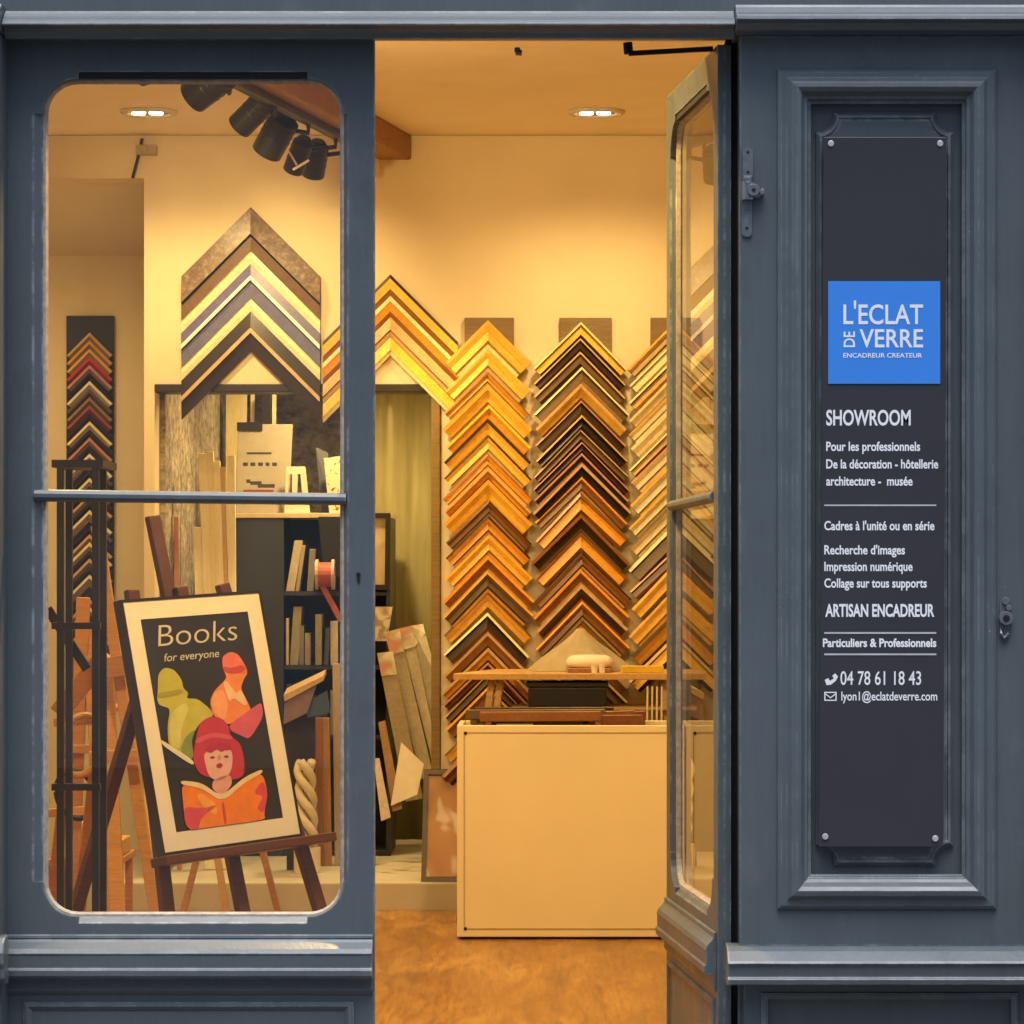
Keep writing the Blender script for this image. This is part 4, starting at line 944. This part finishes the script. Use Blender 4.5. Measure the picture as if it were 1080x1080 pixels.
# doorway: pictures and leaning boards on the raised floor
framed('framed_picture', 'small black framed picture standing on the bookcase shelf beside the green curtain', 'picture', [P(378, 541, YK - .03), P(412, 541, YK - .03), P(411, 622, YK - .03), P(378, 622, YK - .03)], (0, .02, 0), .020, plain('black_frame', (.010, .008, .007), .4), abstract('cream_print', [(.4, (.5, .42, .28)), (.7, (.34, .27, .17))], 8))
mb = MB(); mb.prism([P(392, 640, YK - .05), P(414, 640, YK - .05), P(408, 676, YK - .05), P(390, 676, YK - .05)], (0, .02, 0)); tag(mb.build('booklet', abstract('pale_cover', [(.45, (.62, .55, .42)), (.6, (.30, .26, .2))], 25), loc=P(400, 676, YK)), 'pale picture booklet propped in front of the bookcase beside the green curtain', 'booklet')
lean_specs = [((398, 690), (414, 688), (446, 842), (428, 846), 5.95, (.30, .24, .16), 'brown grey board, leftmost of the stack leaning below the green curtain'),
              ((406, 668), (421, 664), (457, 818), (444, 822), 6.02, (.36, .31, .23), 'taupe framed board, second of the stack leaning below the green curtain'),
              ((421, 664), (434, 661), (463, 800), (456, 805), 6.09, (.42, .37, .29), 'light grey framed board, third of the stack leaning below the green curtain'),
              ((434, 661), (446, 659), (463, 720), (463, 796), 6.16, (.46, .42, .34), 'greyest board, rearmost of the stack leaning below the green curtain')]
for i, (a, b, c_, d_, Yq, cc, lab) in enumerate(lean_specs):
    t = thing('leaning_board', lab, 'board', P((c_[0] + d_[0]) / 2, d_[1], Yq), 'boards leaning below the curtain')
    q = [P(*a, Yq + .02), P(*b, Yq + .02), P(*c_, Yq - .05), P(*d_, Yq - .05)]
    mb = MB(); mb.prism(q, (0, .016, 0)); mb.build('board', cmat(cc, 0, .55), t, bevel=.002)
    mb = MB(); mb.prism([q[0] + Vector((-.001, -.004, .004)), q[1] + Vector((.001, -.004, .004)), q[1].lerp(q[2], .15) + Vector((0, -.004, 0)), q[0].lerp(q[3], .15) + Vector((0, -.004, 0))], (0, .0038, 0)); mb.build('wrapped_top', abstract('plastic_wrap', [(.35, (.70, .64, .52)), (.6, (.40, .35, .26)), (.7, (.5, .22, .14))], 18), t)
mb = MB(); q = [P(399, 762, 5.7), P(406, 760, 5.7), P(424, 853, 5.62), P(414, 856, 5.62)]; mb.prism(q, (0, .014, 0)); tag(mb.build('leaning_board', cmat((.32, .18, .07), 0, .5), loc=q[3]), 'narrow brown frame side leaning in front of the boards behind the door post', 'board')
mb = MB(); q = [P(394, 800, 5.6), P(400, 800, 5.6), P(412, 862, 5.52), P(402, 866, 5.52)]; mb.prism(q, (0, .014, 0)); tag(mb.build('leaning_board', cmat((.55, .48, .38), 0, .5), loc=q[3]), 'narrow pale frame side lowest against the boards behind the door post', 'board')
mb = MB(); q = [P(423, 783, 5.66), P(447, 806, 5.66), P(440, 838, 5.6), P(412, 850, 5.6)]
mb.prism(q, (0, .006, 0)); tag(mb.build('paper_sheet', wht, loc=q[3]), 'white paper sheet propped against the leaning boards', 'paper')
# curtain
mb = MB(); n = 60; v = []; Yc = 6.75; xa, xb = X(396, Yc), X(480, Yc); zt_ = Z(400, Yc)
for j in range(2):
    for i in range(n + 1):
        s = i / n; v.append((xa + (xb - xa) * s, Yc + .008 * math.sin(s * 17) + .003 * math.sin(s * 43 + 1), .12 if j == 0 else zt_))
f = [(i, i + 1, n + 2 + i, n + 1 + i) for i in range(n)]
mb.add(v, f); o = mb.build('curtain', plain('olive_curtain', (.25, .235, .115), .85, .12, 6, stretch=(6, 6, 1)), smooth=True, loc=((xa + xb) / 2, Yc, .12))
sm = o.modifiers.new('solid', 'SOLIDIFY'); sm.thickness = .004
tag(o, 'olive green curtain hanging in the doorway to the back room', 'curtain')

# ------------------------------------------------------------------ poster on its easel
YE = 1.2; a_ = R(45); b_ = .2055; r_ = .0492
u = Vector((math.cos(a_), math.sin(a_), 0)); nh = Vector((math.sin(a_), -math.cos(a_), 0))
vv = math.cos(b_) * Vector((0, 0, 1)) - math.sin(b_) * nh
u, vv = u * math.cos(r_) + vv * math.sin(r_), vv * math.cos(r_) - u * math.sin(r_)
nn = u.cross(vv).normalized()
if nn.y > 0: nn = -nn
PW, PH = .4341, .6143; O = Vector((-.7671, YE, .5667))
def E_(s, t, d=0): return O + u * s + vv * t + nn * d
q = [E_(-PW / 2, PH), E_(PW / 2, PH), E_(PW / 2, 0), E_(-PW / 2, 0)]
pth, inner, art = framed('framed_poster', 'dark edged poster with cream mount, three colourful readers headed Books, on the dark easel', 'poster', q, -nn * .030, .0065, plain('ebony_frame', (.022, .014, .012), .35), plain('poster_black', (.028, .026, .026), .35, .1, 8, bmp=0), None, plain('cream_mount', (.86, .77, .60), .5, .03), .044, flat_print=True)
sub(art, pth)
TL, TR_, BR, BL = inner
def pz(zx, zy):  # reference drawing coordinates on the print
    d0 = (zx - 108, zy - 160); ux, uy, vx, vy = 346, -26, 116, 714
    det = ux * vy - uy * vx; s = (d0[0] * vy - d0[1] * vx) / det; t = (ux * d0[1] - uy * d0[0]) / det
    return (s, t)
ps = Vector(TR_) - Vector(TL); pt_ = Vector(BL) - Vector(TL)
PO = Vector(TL) - nn * (.030 * .10) 
UX = ps.normalized(); UZ = -pt_.normalized(); pw_, ph_ = ps.length, pt_.length
PM = Matrix((( UX.x, -nn.x, UZ.x, PO.x), (UX.y, -nn.y, UZ.y, PO.y), (UX.z, -nn.z, UZ.z, PO.z), (0, 0, 0, 1)))
def chaikin(p, k=2):
    for _ in range(k):
        o = []
        for i in range(len(p)):
            a, b = p[i], p[(i + 1) % len(p)]
            o += [(a[0] * .8 + b[0] * .2, a[1] * .8 + b[1] * .2), (a[0] * .2 + b[0] * .8, a[1] * .2 + b[1] * .8)]
        p = o
    return p
def shape(name, pts, col, lvl, rough=.5):
    P2 = []; pts = chaikin(pts)
    for p_ in pts:
        s, t = pz(*p_); P2.append((max(.002, min(.998, s)) * pw_, -max(.002, min(.998, t)) * ph_))
    mb = MB(); flat(mb, [P2], -.0004 * lvl, .0004, 0, PM)
    return mb.build(name, plain('ink_' + name + str(lvl), col, rough, .12, 30, bmp=0), art)
shape('lime_reader', [(165, 345), (185, 322), (215, 330), (240, 365), (245, 395), (262, 410), (255, 430), (290, 430), (330, 465), (345, 490), (300, 510), (270, 560), (280, 640), (240, 610), (200, 590), (195, 520), (205, 460), (170, 450), (162, 430), (165, 395)], (.50, .46, .05), 1)
shape('lime_shadow', [(210, 470), (255, 440), (262, 470), (240, 520), (235, 600), (205, 585), (200, 520)], (.62, .58, .16), 2)
shape('green_fold', [(285, 530), (270, 575), (278, 640), (235, 608), (250, 560)], (.22, .28, .05), 3)
shape('orange_reader', [(370, 290), (395, 272), (420, 280), (440, 310), (455, 345), (440, 370), (430, 400), (455, 450), (465, 475), (440, 500), (390, 525), (340, 490), (330, 440), (345, 405), (375, 375), (385, 360), (372, 330)], (.80, .24, .06), 2)
shape('coral_hat', [(370, 290), (395, 272), (420, 280), (440, 310), (455, 345), (432, 350), (420, 330), (385, 340), (373, 325)], (.78, .17, .10), 3)
shape('collar', [(372, 380), (385, 372), (415, 420), (430, 400), (455, 455), (440, 460), (405, 430), (392, 450)], (.80, .50, .30), 4)
shape('pink_book', [(390, 525), (480, 460), (500, 450), (505, 500), (460, 575), (430, 560), (400, 545)], (.62, .10, .16), 3)
shape('white_page', [(170, 560), (280, 640), (275, 657), (170, 576)], (.75, .68, .5), 4)
shape('red_hair', [(290, 540), (300, 510), (330, 492), (365, 498), (390, 525), (395, 560), (430, 590), (442, 650), (440, 700), (400, 712), (300, 692), (275, 640), (280, 590)], (.50, .03, .06), 5)
shape('hat_band', [(284, 566), (340, 545), (400, 560), (402, 575), (340, 562), (284, 585)], (.66, .09, .13), 6)
shape('pink_face', [(308, 625), (322, 605), (345, 612), (362, 590), (378, 612), (398, 606), (404, 640), (395, 690), (360, 715), (325, 695)], (.78, .42, .36), 6)
shape('neck', [(340, 705), (395, 690), (402, 725), (368, 765), (335, 735)], (.70, .34, .28), 6)
shape('lips', [(350, 655), (364, 650), (372, 660), (362, 670), (350, 666)], (.35, .02, .04), 7)
shape('nose', [(356, 622), (362, 622), (366, 640), (354, 642)], (.60, .26, .22), 7)
shape('open_book', [(238, 715), (300, 710), (365, 770), (440, 705), (500, 690), (518, 760), (505, 830), (510, 852), (280, 882), (250, 850), (245, 790)], (.85, .22, .02), 7)
shape('book_shade', [(245, 790), (300, 800), (360, 790), (300, 830), (290, 880), (250, 850)], (.66, .07, .10), 8)
shape('book_shade', [(500, 715), (518, 760), (505, 830), (480, 810), (505, 770), (470, 760)], (.66, .10, .06), 8)
shape('eye', [(326, 632), (338, 626), (346, 632), (338, 637)], (.16, .03, .04), 7)
shape('eye', [(372, 630), (382, 625), (392, 631), (382, 636)], (.16, .03, .04), 7)
shape('fringe', [(312, 606), (330, 582), (362, 586), (392, 584), (402, 612), (384, 604), (366, 616), (350, 602), (332, 618)], (.42, .02, .05), 8)
shape('hat_ribbon', [(372, 322), (400, 330), (432, 318), (448, 330), (432, 346), (400, 348), (376, 340)], (.55, .06, .06), 4)
shape('hat_ribbon', [(164, 408), (200, 404), (240, 396), (246, 408), (205, 420), (166, 424)], (.34, .32, .03), 3)
shape('sleeve', [(345, 410), (372, 400), (390, 450), (380, 510), (345, 486), (334, 445)], (.86, .36, .16), 3)
shape('book_fold', [(366, 784), (374, 784), (384, 850), (376, 864)], (.55, .08, .02), 8)
shape('book_glow', [(300, 745), (350, 790), (352, 830), (310, 800), (285, 760)], (.92, .36, .05), 8)
shape('page_edge', [(235, 703), (300, 714), (365, 765), (440, 703), (498, 678), (500, 692), (440, 722), (368, 784), (300, 732), (238, 718)], (.80, .62, .34), 9)
mb = MB()
def ptxt(s, zx0, zx1, zyb, cap, bold, shear):
    s0, t0 = pz(zx0, zyb); s1, t1 = pz(zx1, zyb - (zx1 - zx0) * .06)
    text(mb, s, s0 * pw_, s1 * pw_, -t0 * ph_, cap * ph_ / 714, -.0002, bold, shear, PM)
ptxt('Books', 165, 425, 252, 72, -.012, .18); ptxt('for everyone', 185, 362, 303, 26, 0, .25)
mb.build('lettering', plain('chalk_white', (.62, .56, .44), .6, bmp=0), art)
# the easel
dkw = wood('dark_easel_wood', (.12, .040, .018), .4, .3)
es = thing('easel', 'dark brown tripod easel holding the framed poster', 'easel', (O.x, O.y, 0))
def toz(A, B):  # extend A->B down to the floor
    d = B - A; return A + d * ((A.z - .001) / (A.z - B.z))
mb = MB(); mb.stick(E_(-PW / 2 - .03, -.014, .014), E_(PW / 2 + .07, -.014, .014), .022, .06, 0, nn); mb.build('tray', dkw, es, bevel=.003)
bk_ = -.040
for s0, s1 in ((-.185, -.205), (.0, .012), (.165, .235)):
    A = E_(s0 * .8, PH + .028, bk_); B = toz(A, E_(s1, -.05, bk_ + .01)); mb = MB(); mb.stick(A, B, .034, .022, 0, nn); mb.build('leg', dkw, es, bevel=.003)
A = E_(-.06, PH * .92, bk_ - .02); B = Vector((A.x - .36, A.y + .30, .001)); mb = MB(); mb.stick(A, B, .034, .022, 0, nn); mb.build('leg', dkw, es, bevel=.003)
mb = MB(); mb.stick(E_(-.03, PH + .21, bk_ - .022), E_(0, .1, bk_ - .022), .036, .020, 0, nn); mb.build('mast', plain('mast_brown', (.11, .045, .03), .45), es, bevel=.003)
mb = MB(); mb.stick(E_(-.17, .3, bk_ - .016), E_(.2, .3, bk_ - .016), .03, .018, 0, nn); mb.build('crossbar', dkw, es)

# ------------------------------------------------------------------ black rack and pale easels on the left
YR2 = .95
rk = thing('metal_rack', 'slender black metal rack standing just inside the left window pane', 'rack', (X(82, YR2), YR2 + .1, 0))
rm = plain('rack_black', (.016, .013, .010), .45, .2, metal=.2)
for px, dy in ((64, 0), (101, 0), (58, .22), (95, .22)):
    mb = MB(); mb.stick((X(px, YR2), YR2 + dy, .001), (X(px, YR2), YR2 + dy, Z(486, YR2)), .016, .016); mb.build('post', rm, rk)
for py in (489, 660, 830):
    mb = MB(); mb.box(X(55, YR2), X(109, YR2), YR2 - .009, YR2 + .23, Z(py + 4, YR2), Z(py - 4, YR2)) if py == 489 else mb.box(X(55, YR2), X(106, YR2), YR2 - .011, YR2 + .012, Z(py + 3.5, YR2), Z(py - 3.5, YR2))
    mb.build('shelf_bar', rm, rk)
mb = MB(); mb.stick(P(50, 642, YR2 + .25), P(92, 706, YR2 + .25), .022, .012); mb.build('brace', rm, rk)
oak = [wood('orange_easel_wood', (.60, .31, .075), .4, .25), wood('amber_easel_wood', (.50, .24, .055), .4, .25)]
def stk(th, name, a, b, Ya, Yb2, w_, m, floor=False):
    A = P(*a, Ya); B = P(*b, Yb2)
    if floor: B = toz(A, B)
    mb = MB(); mb.stick(A, B, w_ * S(Ya), .022); return mb.build(name, m, th, bevel=.002)
e1 = thing('easel', 'tall orange wooden easel behind the black rack, its mast beside the poster', 'easel', (X(125, 2.4), 2.5, 0))
stk(e1, 'mast', (102, 555), (148, 860), 2.4, 2.35, 12, oak[0], True); stk(e1, 'leg', (112, 700), (124, 960), 2.45, 2.3, 15, oak[0], True); stk(e1, 'leg', (108, 745), (84, 960), 2.5, 2.6, 13, oak[1], True)
stk(e1, 'tray', (94, 799), (160, 796), 2.3, 2.3, 13, oak[0]); stk(e1, 'crossbar', (104, 706), (140, 700), 2.33, 2.33, 22, oak[1]); stk(e1, 'brace', (62, 752), (112, 690), 2.6, 2.5, 20, oak[1]); stk(e1, 'crossbar', (58, 762), (118, 758), 2.55, 2.5, 9, oak[1])
e2 = thing('easel', 'low amber wooden easel at the far left behind the black rack', 'easel', (X(75, 3.0), 3.1, 0))
stk(e2, 'mast', (88, 630), (78, 900), 3.0, 3.0, 14, oak[1], True); stk(e2, 'leg', (92, 660), (112, 960), 3.02, 2.9, 12, oak[1], True); stk(e2, 'leg', (84, 690), (54, 960), 3.05, 3.2, 12, oak[1], True); stk(e2, 'tray', (48, 858), (120, 852), 2.95, 2.95, 9, oak[0]); stk(e2, 'crossbar', (66, 790), (108, 790), 2.98, 2.98, 9, oak[1])
e3 = thing('easel', 'pale wooden easel standing in the room behind the poster easel legs', 'easel', (X(245, 4.2), 4.2, 0))
pk = wood('pale_easel_wood', (.45, .26, .09), .5, .2)
stk(e3, 'leg', (214, 880), (200, 935), 4.3, 4.3, 7, pk, True); stk(e3, 'leg', (222, 860), (236, 945), 4.2, 4.15, 7, pk, True); stk(e3, 'leg', (270, 870), (284, 925), 4.3, 4.35, 7, pk, True); stk(e3, 'tray', (205, 872), (285, 872), 4.2, 4.2, 8, pk); stk(e3, 'mast', (222, 860), (225, 640), 4.22, 4.26, 8, pk)
# oval frames hung on the rack and easels
def ring(cx, cy, rx, ry, Y, r, m, label, tilt=0):
    pts = []
    for i in range(36):
        a = 2 * math.pi * i / 36; dx, dz = rx * math.cos(a), ry * math.sin(a); c, s = math.cos(R(tilt)), math.sin(R(tilt))
        p = P(cx + dx * c - dz * s, cy + dx * s + dz * c, Y); pts.append(p)
    mb = MB(); mb.tube(pts, r, 8, 0, True); tag(mb.build('oval_frame', m, loc=P(cx, cy + ry, Y), smooth=True), label, 'oval frame', 'oval frames among the easels')
ring(86, 786, 22, 32, 2.45, .010, wood('light_oval_wood', (.55, .32, .12), .35), 'larger pale oval frame hanging behind the black rack', 12)
ring(126, 770, 15, 24, 2.75, .009, wood('light_oval_wood', (.55, .32, .12)), 'smaller pale oval frame behind the tall orange easel')
ring(80, 838, 20, 26, 2.7, .008, rm, 'dark oval frame low behind the black rack', -20)
# paper stacks / boxes low left
papc = plain('paper_cream', (.66, .53, .34), .7, .1)
for i, (a, b, t0, t1, Y, lab) in enumerate(((60, 92, 884, 905, 3.3, 'lower'), (62, 96, 868, 883, 3.3, 'upper'))):
    mb = MB()
    zb_ = Z(t1, Y); mb.box(X(a, Y), X(b, Y), Y, Y + .3, zb_, Z(t0, Y)); tag(mb.build('paper_stack', papc, loc=P((a + b) / 2, t1, Y), bevel=.003), f'{lab} stack of cream paper on the low stool behind the black rack', 'paper stack', 'paper stacks at the lower left')
t = thing('stool', 'low wooden stool carrying cream paper stacks behind the black rack', 'stool', (X(82, 3.3), 3.42, 0))
zs = Z(905, 3.3) - .001
mb = MB(); mb.box(X(50, 3.3), X(128, 3.3), 3.27, 3.63, zs - .022, zs); mb.build('seat', oak[1], t, bevel=.003)
for px in (55, 123):
    for y_ in (3.29, 3.59): mb = MB(); mb.stick((X(px, 3.3), y_, .001), (X(px, 3.3), y_, zs - .023), .022, .022); mb.build('leg', oak[1], t)
mb = MB(); mb.box(X(100, 3.3), X(126, 3.3), 3.34, 3.56, zs + .001, zs + .05); tag(mb.build('card_box', plain('ochre_card', (.50, .33, .10), .7), loc=P(113, 905, 3.35), bevel=.003), 'small ochre card box beside the paper stacks on the low stool', 'box')
